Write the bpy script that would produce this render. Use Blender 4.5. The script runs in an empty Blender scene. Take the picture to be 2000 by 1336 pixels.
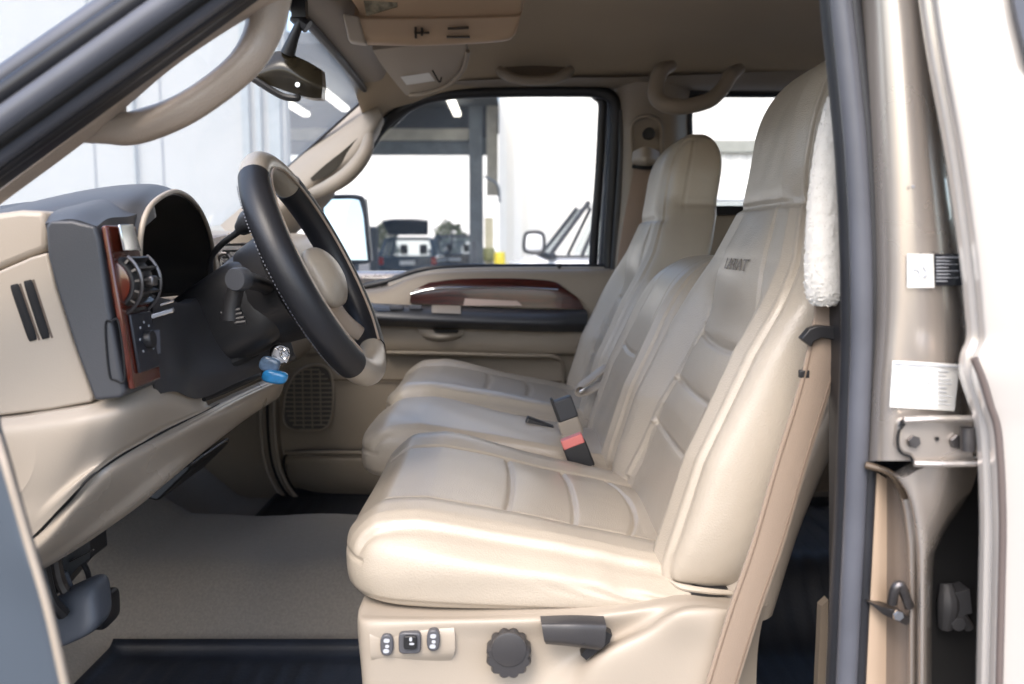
import bpy, math, random
import numpy as np
from mathutils import Vector, Matrix
random.seed(7); rng = np.random.RandomState(7)
S = bpy.context.scene
COL = S.collection
# ------------------------------------------------------------------ camera
CZ = 1.42; FPX = 1750.0; PITCH = math.atan(198/1750)
cam_d = bpy.data.cameras.new('camera'); cam = bpy.data.objects.new('camera', cam_d); COL.objects.link(cam)
cam.location = (0, 0, CZ); cam.rotation_euler = (math.pi/2-PITCH, 0, 0)
cam_d.sensor_width = 36; cam_d.lens = 36*FPX/2000; cam_d.clip_start = 0.02; cam_d.clip_end = 500
cam_d.dof.use_dof = True; cam_d.dof.focus_distance = 1.2; cam_d.dof.aperture_fstop = 5.6
S.camera = cam
# ------------------------------------------------------------------ light
W = bpy.data.worlds.new('World'); S.world = W; W.use_nodes = True
nt = W.node_tree; bg = nt.nodes['Background']
sky = nt.nodes.new('ShaderNodeTexSky'); sky.sky_type = 'NISHITA'; sky.sun_disc = False
SUN_EL, SUN_AZ = math.radians(50), math.radians(196)      # azimuth from +Y clockwise: behind the photographer
sky.sun_elevation = SUN_EL; sky.sun_rotation = SUN_AZ; sky.air_density = 1.0; sky.dust_density = 3.0; sky.ozone_density = 1.0
nt.links.new(sky.outputs[0], bg.inputs[0]); bg.inputs[1].default_value = 0.15
sd = bpy.data.lights.new('sun', 'SUN'); sd.energy = 0.5; sd.angle = math.radians(28); sd.color = (1, .95, .88)
sun = bpy.data.objects.new('sun', sd); COL.objects.link(sun)
dirv = Vector((math.sin(SUN_AZ)*math.cos(SUN_EL), math.cos(SUN_AZ)*math.cos(SUN_EL), math.sin(SUN_EL)))
sun.rotation_euler = dirv.to_track_quat('Z', 'Y').to_euler()
S.view_settings.view_transform = 'Standard'; S.view_settings.look = 'None'
S.view_settings.exposure = 1.75; S.view_settings.gamma = 1.0; S.view_settings.use_curve_mapping = False
S.render.engine = 'CYCLES'; S.cycles.use_denoising = True
S.cycles.max_bounces = 10; S.cycles.diffuse_bounces = 6; S.cycles.transparent_max_bounces = 16

# ------------------------------------------------------------------ helpers
def P(u, v, d):
    a = (u-1000)/FPX; b = (668-v)/FPX
    c, s = math.cos(PITCH), math.sin(PITCH)
    y = b*s + c; z = b*c - s
    k = d/y
    return Vector((a*k, d, CZ + z*k))
def PX(u, v, x):                       # the point of that sight line with the given world x
    p = P(u, v, 1.0); k = x/p.x
    return Vector((x, k, CZ + (p.z-CZ)*k))
def srgb(*c): return tuple((x/12.92 if x <= .04045 else ((x+.055)/1.055)**2.4) for x in [k/255 for k in c])

MATS = {}
def mat(name, col, rough=.5, metal=0., noise=.06, nscale=6., bump=0., bscale=300., coat=0., spec=.5, sheen=0., col2=None, emit=0.):
    if name in MATS: return MATS[name]
    m = bpy.data.materials.new(name); m.use_nodes = True; n = m.node_tree; b = n.nodes['Principled BSDF']
    tc = n.nodes.new('ShaderNodeTexCoord')
    b.inputs['Roughness'].default_value = rough; b.inputs['Metallic'].default_value = metal
    b.inputs['Coat Weight'].default_value = coat; b.inputs['Specular IOR Level'].default_value = spec
    b.inputs['Sheen Weight'].default_value = sheen
    c2 = col2 or tuple(max(0, k*(1-noise*2.2)) for k in col)
    nz = n.nodes.new('ShaderNodeTexNoise'); nz.inputs['Scale'].default_value = nscale; nz.inputs['Detail'].default_value = 6
    n.links.new(tc.outputs['Object'], nz.inputs['Vector'])
    r = n.nodes.new('ShaderNodeValToRGB'); r.color_ramp.elements[0].position = .35; r.color_ramp.elements[1].position = .65
    r.color_ramp.elements[0].color = (*c2, 1); r.color_ramp.elements[1].color = (*col, 1)
    n.links.new(nz.outputs['Fac'], r.inputs[0]); n.links.new(r.outputs[0], b.inputs['Base Color'])
    mr = n.nodes.new('ShaderNodeMapRange'); mr.inputs[3].default_value = max(0, rough-.06); mr.inputs[4].default_value = min(1, rough+.06)
    n.links.new(nz.outputs['Fac'], mr.inputs[0]); n.links.new(mr.outputs[0], b.inputs['Roughness'])
    if bump:
        nb = n.nodes.new('ShaderNodeTexNoise'); nb.inputs['Scale'].default_value = bscale; nb.inputs['Detail'].default_value = 4
        n.links.new(tc.outputs['Object'], nb.inputs['Vector'])
        bp = n.nodes.new('ShaderNodeBump'); bp.inputs['Strength'].default_value = bump; bp.inputs['Distance'].default_value = .001
        n.links.new(nb.outputs['Fac'], bp.inputs['Height']); n.links.new(bp.outputs[0], b.inputs['Normal'])
    if emit:
        b.inputs['Emission Color'].default_value = (*col, 1); b.inputs['Emission Strength'].default_value = emit
    MATS[name] = m; return m
def leather(name, col):
    m = mat(name, col, rough=.36, noise=.03, nscale=5, bump=.0)
    n = m.node_tree; b = n.nodes['Principled BSDF']; tc = n.nodes['Texture Coordinate']
    b.inputs['Coat Weight'].default_value = .35; b.inputs['Coat Roughness'].default_value = .28
    v = n.nodes.new('ShaderNodeTexVoronoi'); v.inputs['Scale'].default_value = 520
    w = n.nodes.new('ShaderNodeTexNoise'); w.inputs['Scale'].default_value = 7; w.inputs['Detail'].default_value = 3; w.inputs['Distortion'].default_value = 1.2
    n.links.new(tc.outputs['Object'], v.inputs['Vector']); n.links.new(tc.outputs['Object'], w.inputs['Vector'])
    b1 = n.nodes.new('ShaderNodeBump'); b1.inputs['Strength'].default_value = .45; b1.inputs['Distance'].default_value = .0006
    b2 = n.nodes.new('ShaderNodeBump'); b2.inputs['Strength'].default_value = .28; b2.inputs['Distance'].default_value = .008
    n.links.new(v.outputs['Distance'], b1.inputs['Height']); n.links.new(w.outputs['Fac'], b2.inputs['Height'])
    n.links.new(b2.outputs[0], b1.inputs['Normal']); n.links.new(b1.outputs[0], b.inputs['Normal'])
    return m
def wood():
    m = mat('wood', (.12, .025, .014), rough=.3, coat=.25, noise=0, nscale=3)
    n = m.node_tree; b = n.nodes['Principled BSDF']; tc = n.nodes['Texture Coordinate']
    mp = n.nodes.new('ShaderNodeMapping'); mp.inputs['Scale'].default_value = (4, 4, 60)
    nz = n.nodes.new('ShaderNodeTexNoise'); nz.inputs['Scale'].default_value = 3; nz.inputs['Detail'].default_value = 8; nz.inputs['Distortion'].default_value = .6
    r = n.nodes.new('ShaderNodeValToRGB'); r.color_ramp.elements[0].color = (.022, .004, .003, 1); r.color_ramp.elements[1].color = (.085, .014, .008, 1)
    r.color_ramp.elements[0].position = .35; r.color_ramp.elements[1].position = .7
    n.links.new(tc.outputs['Object'], mp.inputs[0]); n.links.new(mp.outputs[0], nz.inputs[0]); n.links.new(nz.outputs[0], r.inputs[0]); n.links.new(r.outputs[0], b.inputs['Base Color'])
    return m
def glass(name, tint=(.96, .96, .96), veil=.03, refl=.35):
    m = bpy.data.materials.new(name); m.use_nodes = True; n = m.node_tree; n.nodes.clear()
    o = n.nodes.new('ShaderNodeOutputMaterial'); t = n.nodes.new('ShaderNodeBsdfTransparent'); t.inputs[0].default_value = (*tint, 1)
    g = n.nodes.new('ShaderNodeBsdfGlossy'); g.inputs['Roughness'].default_value = .02
    d = n.nodes.new('ShaderNodeBsdfTranslucent'); d.inputs[0].default_value = (.9, .95, 1, 1)
    f = n.nodes.new('ShaderNodeFresnel'); f.inputs[0].default_value = 1.45
    a = n.nodes.new('ShaderNodeMixShader'); c = n.nodes.new('ShaderNodeMixShader'); a.inputs[0].default_value = veil
    n.links.new(t.outputs[0], a.inputs[1]); n.links.new(d.outputs[0], a.inputs[2])
    fm = n.nodes.new('ShaderNodeMath'); fm.operation = 'MULTIPLY'; fm.inputs[1].default_value = refl; n.links.new(f.outputs[0], fm.inputs[0]); n.links.new(fm.outputs[0], c.inputs[0]); n.links.new(a.outputs[0], c.inputs[1]); n.links.new(g.outputs[0], c.inputs[2]); n.links.new(c.outputs[0], o.inputs[0])
    return m
M = {}
M['leather'] = leather('beige_leather', (.43, .375, .305))
M['leather_sky_lit'] = leather('sky_lit_leather', (.48, .41, .325))  # same seat leather, lightened to hold the sky's reflection in its colour
M['black_leather'] = mat('black_leather', (.018, .019, .023), rough=.42, bump=.2, bscale=500)
M['tan_leather'] = leather('tan_leather', (.44, .35, .272))
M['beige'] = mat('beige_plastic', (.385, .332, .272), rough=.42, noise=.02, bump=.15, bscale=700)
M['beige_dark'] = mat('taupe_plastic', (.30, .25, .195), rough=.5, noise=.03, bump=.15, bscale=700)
M['gray'] = mat('slate_plastic', (.055, .058, .066), rough=.42, noise=.04, bump=.2, bscale=800)
M['black'] = mat('black_plastic', (.018, .018, .02), rough=.42, noise=.1, bump=.2, bscale=800)
M['dark'] = mat('void_black', (.006, .006, .007), rough=.8)
M['rubber'] = mat('rubber_seal', (.022, .023, .028), rough=.38, noise=.15, nscale=14)
M['rubber_grey'] = mat('rubber_grey', (.10, .105, .125), rough=.35, noise=.08, nscale=14)
M['mat'] = mat('rubber_mat', (.014, .018, .028), rough=.5, noise=.2, nscale=12, bump=.5, bscale=160)
M['carpet'] = mat('carpet', (.215, .195, .172), rough=.95, noise=.08, nscale=210, bump=1.0, bscale=900, sheen=.2)
M['headliner'] = mat('headliner_cloth', (.39, .31, .215), rough=.95, noise=.03, nscale=3, bump=.3, bscale=900, sheen=.1)
M['paint'] = mat('champagne_paint', (.56, .505, .455), rough=.28, metal=.7, noise=.02, coat=.6)
M['paint_lit'] = mat('lit_champagne_paint', (.68, .635, .59), rough=.25, metal=.4, noise=.01, coat=.7)  # champagne paint with blown-out daylight put into the colour
M['metal'] = mat('dark_metal', (.18, .17, .17), rough=.35, metal=.9, noise=.2, nscale=40)
M['chrome'] = mat('chrome', (.8, .8, .8), rough=.08, metal=1, noise=.02)
M['webbing'] = mat('belt_webbing', (.30, .228, .172), rough=.75, noise=.04, bump=.6, bscale=1200, sheen=.2)
M['fleece'] = mat('white_fleece', (.66, .64, .60), rough=1, noise=.02, nscale=60, bump=.6, bscale=260, sheen=.5)
M['white'] = mat('white_label', (.78, .78, .76), rough=.5, noise=.02)
M['label_black'] = mat('black_label', (.02, .022, .03), rough=.35)
M['ink'] = mat('grey_ink', (.25, .25, .27), rough=.6)
M['pale_ink'] = mat('pale_ink', (.5, .52, .56), rough=.5)
M['wood'] = wood()
M['wood_bright'] = mat('copper_wood', (.12, .022, .011), rough=.15, coat=.8, noise=.25, nscale=25)
M['blue'] = mat('blue_fob', (.03, .28, .62), rough=.25, coat=.6, noise=.2, nscale=60)
M['blue_pale'] = mat('blue_grey_fob', (.16, .25, .38), rough=.25, coat=.6, noise=.3, nscale=60)
M['red'] = mat('red_button', (.75, .22, .20), rough=.4)
M['yellow'] = mat('yellow_paint', (.75, .60, .03), rough=.5, noise=.1)
M['asphalt'] = mat('asphalt', (.11, .11, .11), rough=.9, noise=.15, nscale=2, bump=.6, bscale=60)
M['siding'] = mat('siding', (.315, .325, .32), rough=.5, noise=.03, nscale=1)
M['siding_white'] = mat('siding_white', (.80, .79, .74), rough=.6, noise=.02, nscale=1)
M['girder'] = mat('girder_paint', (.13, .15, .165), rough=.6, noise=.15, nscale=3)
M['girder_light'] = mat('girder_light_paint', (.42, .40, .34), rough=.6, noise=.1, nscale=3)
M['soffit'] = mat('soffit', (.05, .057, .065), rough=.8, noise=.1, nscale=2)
M['lamp'] = mat('tube_lamp', (1, .96, .85), emit=1.3)
M['car_dark'] = mat('dark_car_paint', (.03, .04, .05), rough=.2, coat=.8)
M['car_blue'] = mat('blue_car_paint', (.03, .055, .085), rough=.2, coat=.8)
M['car_silver'] = mat('silver_car_paint', (.35, .36, .37), rough=.25, metal=.3, coat=.8)
M['car_washed_out'] = mat('washed_out_car_paint', (.72, .73, .74), rough=.25, coat=.8)  # white stands for overexposure of the car, put into its body colour
M['glass'] = glass('window_glass', veil=.025)
M['windshield'] = glass('windshield_glass', tint=(.95, .96, .96), veil=.08, refl=.12)
M['car_glass'] = glass('car_glass', tint=(.85, .88, .88), veil=.05)
M['mirror'] = mat('mirror_glass', (.9, .92, .92), rough=.02, metal=1, noise=0)
M['bark'] = mat('bark', (.10, .08, .06), rough=.9)
M['leaf'] = mat('leaf', (.09, .11, .05), rough=.7, noise=.4, nscale=3)

def thing(name, label, cat, loc, group=None):
    o = bpy.data.objects.new(name, None); COL.objects.link(o); o.location = loc
    o['label'] = label; o['category'] = cat
    if group: o['group'] = group
    o.empty_display_size = .1
    return o
def root_loc(p):
    while p is not None:
        if p.parent is None: return Vector(p.location)
        p = p.parent
    return Vector((0, 0, 0))
def mk(name, geos, m, parent=None, smooth=True, bevel=0, seg=2, sub=0, label=None, kind=None, solid=0, angle=40):
    if isinstance(geos, tuple): geos = [geos]
    V, F, off = [], [], 0
    r = root_loc(parent)
    for v, f in geos:
        V += [tuple(Vector(p)-r) for p in v]; F += [tuple(i+off for i in q) for q in f]; off += len(v)
    me = bpy.data.meshes.new(name); me.from_pydata(V, [], F); me.validate(); me.update()
    import bmesh
    bm = bmesh.new(); bm.from_mesh(me); bmesh.ops.recalc_face_normals(bm, faces=bm.faces); bm.to_mesh(me); bm.free()
    me.materials.append(m if not isinstance(m, str) else M[m])
    o = bpy.data.objects.new(name, me); COL.objects.link(o)
    if parent is not None: o.parent = parent
    if smooth:
        me.polygons.foreach_set('use_smooth', [True]*len(me.polygons))
    if solid:
        md = o.modifiers.new('thickness', 'SOLIDIFY'); md.thickness = solid; md.offset = 0
    if bevel:
        md = o.modifiers.new('edges', 'BEVEL'); md.width = bevel; md.segments = seg; md.limit_method = 'ANGLE'; md.angle_limit = math.radians(35)
    if sub:
        md = o.modifiers.new('sub', 'SUBSURF'); md.levels = sub; md.render_levels = sub
    if smooth and (bevel or angle < 180):
        try: me.set_sharp_from_angle(angle=math.radians(angle))
        except Exception: pass
    if label: o['label'] = label
    if kind: o['kind'] = kind
    return o
def box(lo, hi):
    x0, y0, z0 = lo; x1, y1, z1 = hi
    v = [(x0,y0,z0),(x1,y0,z0),(x1,y1,z0),(x0,y1,z0),(x0,y0,z1),(x1,y0,z1),(x1,y1,z1),(x0,y1,z1)]
    return v, [(0,3,2,1),(4,5,6,7),(0,1,5,4),(1,2,6,5),(2,3,7,6),(3,0,4,7)]
def obox(c, ax, ay, az):               # box by centre and three half-axis vectors
    c, ax, ay, az = map(Vector, (c, ax, ay, az)); v = []
    for k in (-1, 1):
        for (i, j) in ((-1,-1),(1,-1),(1,1),(-1,1)): v.append(c+ax*i+ay*j+az*k)
    return v, [(0,3,2,1),(4,5,6,7),(0,1,5,4),(1,2,6,5),(2,3,7,6),(3,0,4,7)]
def extr(pts, vec):
    n = len(pts); vec = Vector(vec)
    v = [Vector(p) for p in pts] + [Vector(p)+vec for p in pts]
    f = [tuple(range(n)), tuple(range(2*n-1, n-1, -1))] + [(i, i+n, (i+1) % n+n, (i+1) % n) for i in range(n)]
    return v, f
def slab(pix, d, th): return extr([P(u, v, d) for u, v in pix], (0, th, 0))
def cr(pts, n, closed=False):          # Catmull-Rom
    pts = [np.array(p, float) for p in pts]; out = []; N = len(pts)
    if N == 2 and not closed: return [Vector(pts[0]*(1-t)+pts[1]*t) for t in np.linspace(0, 1, n)]
    segs = N if closed else N-1
    T = np.linspace(0, segs, n, endpoint=not closed)
    for t in T:
        i = min(int(t), segs-1); f = t-i
        if closed: a, b, c, d = (pts[(i+k-1) % N] for k in range(4))
        else:
            b, c = pts[i], pts[i+1]; a = pts[i-1] if i > 0 else 2*b-c; d = pts[i+2] if i+2 < N else 2*c-b
        out.append(.5*((2*b)+(c-a)*f+(2*a-5*b+4*c-d)*f*f+(3*b-a-3*c+d)*f**3))
    return out
def surf(rows, nu=24, nv=24, thick=.01, nrm=None):
    """smooth sheet through a grid of control points, given real thickness along -normal side vector nrm (default +Y)"""
    R = [cr(r, nu) for r in rows]
    G = [cr([R[i][j] for i in range(len(R))], nv) for j in range(nu)]      # nu columns of nv
    v = [Vector(G[j][i]) for i in range(nv) for j in range(nu)]
    f = [(i*nu+j, i*nu+j+1, (i+1)*nu+j+1, (i+1)*nu+j) for i in range(nv-1) for j in range(nu-1)]
    if thick:
        k = len(v); off = Vector(nrm or (0, 1, 0))*thick
        v = v + [p+off for p in v]; f = f + [tuple(q+k for q in reversed(x)) for x in f]
        b = [j for j in range(nu)] + [i*nu+nu-1 for i in range(1, nv)] + [(nv-1)*nu+j for j in range(nu-2, -1, -1)] + [i*nu for i in range(nv-2, 0, -1)]
        f += [(b[i], b[i]+k, b[(i+1) % len(b)]+k, b[(i+1) % len(b)]) for i in range(len(b))]
    return v, f
def psurf(rows, **k): return surf([[P(*c) for c in r] for r in rows], **k)
def tube(pts, r, n=None, seg=14, closed=False, flat=1., up=None, cap=True):
    """sweep; r may be a list per control point; flat squashes one axis; up fixes the wide axis"""
    n = n or max(8, len(pts)*8)
    C = [Vector(p) for p in cr(pts, n, closed)]
    if isinstance(r, (list, tuple)):
        rr = [x[0] for x in cr([(q, 0, 0) for q in r], n, closed)]
    else: rr = [r]*n
    v, f = [], []
    upv = Vector(up) if up else Vector((0, 0, 1)); prev = None
    for i, c in enumerate(C):
        t = (C[(i+1) % n]-C[i-1]) if closed else (C[min(i+1, n-1)]-C[max(i-1, 0)])
        t.normalize()
        if prev is None or up:
            a = upv.cross(t)
            if a.length < 1e-3: a = Vector((1, 0, 0)).cross(t)
        else: a = prev - t*prev.dot(t)
        a.normalize(); b = t.cross(a); prev = a
        for k in range(seg):
            th = 2*math.pi*k/seg
            v.append(c + a*(math.cos(th)*rr[i]*flat) + b*(math.sin(th)*rr[i]))
    m = n if closed else n-1
    for i in range(m):
        for k in range(seg):
            f.append((i*seg+k, i*seg+(k+1) % seg, ((i+1) % n)*seg+(k+1) % seg, ((i+1) % n)*seg+k))
    if cap and not closed: f += [tuple(range(seg))[::-1], tuple((n-1)*seg+k for k in range(seg))]
    return v, f
def strap(pts, w, th, wide, n=None):    # flat webbing: width vector(s) 'wide'
    n = n or len(pts)*8; C = cr(pts, n)
    Wd = cr(wide, n) if isinstance(wide, list) else [Vector(wide)]*n
    v, f = [], []
    for i in range(n):
        c = Vector(C[i]); t = (Vector(C[min(i+1, n-1)])-Vector(C[max(i-1, 0)])).normalized()
        a = Vector(Wd[i]); a = (a-t*a.dot(t)).normalized(); b = t.cross(a)
        for p, q in ((-1,-.6),(-.9,-1),(.9,-1),(1,-.6),(1,.6),(.9,1),(-.9,1),(-1,.6)): v.append(c+a*p*w/2+b*q*th/2)
    for i in range(n-1):
        for k in range(8): f.append((i*8+k, i*8+(k+1) % 8, (i+1)*8+(k+1) % 8, (i+1)*8+k))
    f += [tuple(range(8))[::-1], tuple((n-1)*8+k for k in range(8))]
    return v, f
def disc(c, axis, r, th, seg=32, teeth=0, tooth=.06):
    c, ax = Vector(c), Vector(axis).normalized()
    a = ax.orthogonal().normalized(); b = ax.cross(a); v = []
    n = seg*(1 if not teeth else 1)
    prof = [(0, .93), (.08, 1), (.85, 1), (1, .9)]
    for t, s in prof:
        for k in range(n):
            an = 2*math.pi*k/n; q = 1
            if teeth: q = 1+tooth*(.5+.5*math.cos(an*teeth))**.5-tooth
            v.append(c+ax*th*t+(a*math.cos(an)+b*math.sin(an))*r*s*q)
    f = [(i*n+k, i*n+(k+1) % n, (i+1)*n+(k+1) % n, (i+1)*n+k) for i in range(3) for k in range(n)]
    f += [tuple(range(n))[::-1], tuple(3*n+k for k in range(n))]
    return v, f
def superbox(fn, res, p=5.0, groove=None, disp=None):
    """rounded box grid; fn maps arrays (a,b,c) in [-1,1] to x,y,z; groove(a,b,c) gives metres pushed along the normal"""
    na, nb, nc = res; key = {}; pts = []; F = []
    def vid(i, j, k):
        q = (i, j, k)
        if q not in key: key[q] = len(pts); pts.append(q)
        return key[q]
    for k in (0, nc):
        for i in range(na):
            for j in range(nb): F.append((vid(i,j,k), vid(i+1,j,k), vid(i+1,j+1,k), vid(i,j+1,k)))
    for j in (0, nb):
        for i in range(na):
            for k in range(nc): F.append((vid(i,j,k), vid(i+1,j,k), vid(i+1,j,k+1), vid(i,j,k+1)))
    for i in (0, na):
        for j in range(nb):
            for k in range(nc): F.append((vid(i,j,k), vid(i,j+1,k), vid(i,j+1,k+1), vid(i,j,k+1)))
    A = np.array(pts, float)*2/np.array([na, nb, nc])-1
    nrm = (np.abs(A)**p).sum(1)**(1/p)
    Q = A/nrm[:, None]
    a, b, c = Q.T
    X, Y, Z = fn(a, b, c)
    V = np.stack([X, Y, Z], 1)
    if groove is not None:
        Fa = np.array(F); n = np.cross(V[Fa[:, 2]]-V[Fa[:, 0]], V[Fa[:, 3]]-V[Fa[:, 1]])
        cen = V.mean(0)
        # orient outward with cube-face direction mapped through centre
        fc = V[Fa].mean(1); sgn = np.sign((n*(fc-cen)).sum(1)); n *= sgn[:, None]
        N = np.zeros_like(V)
        for k in range(4): np.add.at(N, Fa[:, k], n)
        N /= np.maximum(np.linalg.norm(N, axis=1), 1e-12)[:, None]
        V = V + N*groove(a, b, c)[:, None]
    return [tuple(x) for x in V], F
def gz(x, w): return np.exp(-(x/w)**2)
def sm(x, a, b):
    t = np.clip((x-a)/(b-a), 0, 1); return t*t*(3-2*t)
def text(body, loc, rot, size, m, parent, name='lettering', ext=.0006):
    c = bpy.data.curves.new(name, 'FONT'); c.body = body; c.size = size; c.extrude = ext; c.align_x = 'CENTER'; c.align_y = 'CENTER'
    c.materials.append(M[m]); o = bpy.data.objects.new(name, c); COL.objects.link(o)
    o.parent = parent; o.matrix_parent_inverse = Matrix(); o.rotation_euler = rot; o.location = Vector(loc)-root_loc(parent)
    return o

# ================================================================== outside: ground, building, cars
mk('ground', box((-80, -20, -.1), (80, 160, 0)), 'asphalt', kind='structure', smooth=False)

D1, D2 = 16., 24.
bl = thing('metal_clad_building', 'pale blue-grey metal clad building seen through the windshield with tall vertical seams', 'building', (-10, D1, 0))
xw = P(560, 300, D1).x
mk('wall', box((-22, D1, 0), (xw, D1+.3, 9)), 'siding', bl, smooth=False)
seams = [box((P(u, 300, D1).x-.013, D1-.02, 0), (P(u, 300, D1).x+.013, D1-.003, 9)) for u in (-60, 185, 318)]
mk('seam_strip', seams, mat('seam', (.12, .14, .17), rough=.5), bl, smooth=False)
dps = [box((P(u, 300, D1).x, D1-.12, 0), (P(u+w, 300, D1).x, D1-.003, 9)) for u, w in ((266, 3), (478, 14), (505, 10), (530, 22))]
mk('downpipe_trim', dps, mat('blue_trim', (.23, .265, .28), rough=.4), bl, smooth=False)

can = thing('service_bay', 'dark roofed drive-through bay with a lit header beam and tube lamps beyond the passenger window', 'service bay', (-2, D2, 0))
xr = P(972, 300, D2).x; xw0 = xw; xw = -9.5
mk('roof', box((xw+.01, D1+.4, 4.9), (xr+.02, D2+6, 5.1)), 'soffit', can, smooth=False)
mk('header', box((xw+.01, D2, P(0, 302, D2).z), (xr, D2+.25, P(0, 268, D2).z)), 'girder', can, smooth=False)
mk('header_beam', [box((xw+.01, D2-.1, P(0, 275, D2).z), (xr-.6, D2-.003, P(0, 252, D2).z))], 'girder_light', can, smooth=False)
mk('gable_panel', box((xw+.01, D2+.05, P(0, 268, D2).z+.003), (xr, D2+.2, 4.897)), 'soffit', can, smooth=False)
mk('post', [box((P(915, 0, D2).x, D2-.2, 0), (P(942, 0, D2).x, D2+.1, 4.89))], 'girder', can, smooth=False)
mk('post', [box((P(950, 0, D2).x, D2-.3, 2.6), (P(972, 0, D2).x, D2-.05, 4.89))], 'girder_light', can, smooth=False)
mk('post', box((P(915, 0, D2-4).x+.05, D2-4.2, 0), (P(925, 0, D2-4).x+.05, D2-4, 1.4)), 'soffit', can, smooth=False)
for (u, v0, v1) in ((885, 195, 246), (655, 192, 236), (590, 225, 262)):
    h = 4.45-CZ
    d0 = h*FPX/(470-v0) if v0 < 440 else 18; d1 = h*FPX/(470-v1)
    d0 = min(d0, D2-1.5); d1 = min(d1, D2-.4)
    x = (u-1000)/FPX*(d0+d1)/2
    mk('tube_lamp', box((x-.09, d0-.6, 4.6), (x+.09, d1, 4.7)), 'lamp', can, smooth=False, bevel=.02)

wb = thing('white_corrugated_building', 'white corrugated metal building beyond the passenger side windows with a grey band', 'building', (5, D2-1, 0))
z = np.arange(xr+.05, 24, .19); v = []; 
pts = []
for i, x in enumerate(z): pts.append((x, D2-1+(0.05 if i % 2 else 0), 0)); 
vv = [(x, y, 0) for x, y, _ in pts]+[(x, y, 10) for x, y, _ in pts]; n_ = len(pts)
mk('wall', [(vv, [(i, i+1, i+1+n_, i+n_) for i in range(n_-1)]), box((xr+.05, D2-.9, 0), (24, D2+3, 10))], 'siding_white', wb, smooth=False)
mk('band', box((xr+3.5, D2-1.15, P(0, 298, D2-1).z), (24, D2-1.003, P(0, 275, D2-1).z)), mat('band_grey', (.30, .31, .27), rough=.6), wb, smooth=False)

def wheel_geo(x, y, z, r, w, ax=(0, 1, 0)): return disc((x, y-w/2*ax[1], z) if ax[1] else (x-w/2, y, z), ax, r, w, seg=28)
def car_rear(loc, paint, label, hatch=True, w=1.8, h=1.6, L=4.4, group='parked cars outside'):
    """seen from behind or in front; local x across, y length"""
    r = thing('parked_car', label, 'car', loc, group)
    x0, y0, z0 = loc; W2 = w/2
    def Y(y, z, inset): return [(x0-W2+inset, y0+y, z), (x0+W2-inset, y0+y, z)]
    secs = [(0, .35, 0), (0, .55, -.02), (.03, .98, .0), (.18, 1.0, .02)]
    low = [[(x0+sx*(W2-.04), y0, .35), (x0+sx*W2, y0, .7), (x0+sx*(W2-.03), y0+.04, 1.0)] for sx in (-1, 1)]
    body = extr([(x0-W2+.05, y0, .32), (x0+W2-.05, y0, .32), (x0+W2, y0, .62), (x0+W2-.03, y0, .98), (x0-W2+.03, y0, .98), (x0-W2, y0, .62)], (0, L, 0))
    mk('body', body, paint, r, bevel=.06, seg=3)
    ins = .2
    # greenhouse pillars and roof
    roof = extr([(x0-W2+ins, y0+.35, h-.09), (x0+W2-ins, y0+.35, h-.09), (x0+W2-ins-.08, y0+.35, h), (x0-W2+ins+.08, y0+.35, h)], (0, L*.42, 0))
    mk('roof', roof, paint, r, bevel=.03)
    for sx in (-1, 1):
        for ya, yb in ((.05, .35), (L*.42+.75, L*.42+.35), (1.2, 1.2)):
            mk('pillar', tube([(x0+sx*(W2-.08), y0+ya, .97), (x0+sx*(W2-ins-.02), y0+yb, h-.04)], .05, n=6, seg=8), paint, r)
        mk('side_window', extr([(x0+sx*(W2-.09), y0+.2, .98), (x0+sx*(W2-.09), y0+L*.42+.6, .98), (x0+sx*(W2-ins-.02), y0+L*.42+.3, h-.09), (x0+sx*(W2-ins-.02), y0+.4, h-.09)], (sx*.01, 0, 0)), 'car_glass', r, smooth=False)
        mk('wing_mirror', tube([(x0+sx*(W2+.02), y0+L*.42+.4, 1.0), (x0+sx*(W2+.22), y0+L*.42+.4, 1.06)], .07, n=6, seg=10), paint, r)
        for yy in (.8, L-.85): mk('wheel', disc((x0+sx*(W2-.22), y0+yy, .33), (sx, 0, 0), .33, .22), 'rubber', r)
        mk('tail_light', box((x0+sx*(W2-.09)-.08, y0-.02, .72), (x0+sx*(W2-.09)+.08, y0+.05, .94)), mat('tail_red', (.35, .02, .02), rough=.2), r, bevel=.02)
    mk('windscreen', extr([(x0-W2+.1, y0+L*.42+.72, .98), (x0+W2-.1, y0+L*.42+.72, .98), (x0+W2-ins-.05, y0+L*.42+.36, h-.08), (x0-W2+ins+.05, y0+L*.42+.36, h-.08)], (0, .01, 0)), 'car_glass', r, smooth=False)
    mk('bumper', box((x0-W2+.02, y0-.1, .36), (x0+W2-.02, y0-.003, .6)), 'black', r, bevel=.05)
    mk('number_plate', box((x0-.22, y0-.02, .72), (x0+.22, y0-.004, .84)), 'white', r, smooth=False)
    if hatch:
        mk('tailgate', extr([(x0-W2+.28, y0+.33, h+.05), (x0+W2-.28, y0+.33, h+.05), (x0+W2-.2, y0-.45, h+.42), (x0+.3, y0-.50, h+.46), (x0-.3, y0-.50, h+.46), (x0-W2+.2, y0-.45, h+.42)], (0, .05, .06)), 'car_dark', r, bevel=.02, label='raised tailgate')
    for sx in (-.3, .3): mk('headrest', box((x0+sx-.12, y0+1.7, 1.0), (x0+sx+.12, y0+1.8, 1.3)), 'black', r, bevel=.04)
    return r
c0 = P(795, 480, 26)
car_rear((c0.x, 26, 0), 'car_blue', 'dark blue hatchback with its tailgate raised inside the service bay', w=1.72, h=1.52)
c1 = P(888, 480, 31)
car_rear((c1.x, 31, 0), 'car_dark', 'dark car with a closed back standing right beside the hatchback in the bay', hatch=False, w=1.8, h=1.62)

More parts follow.
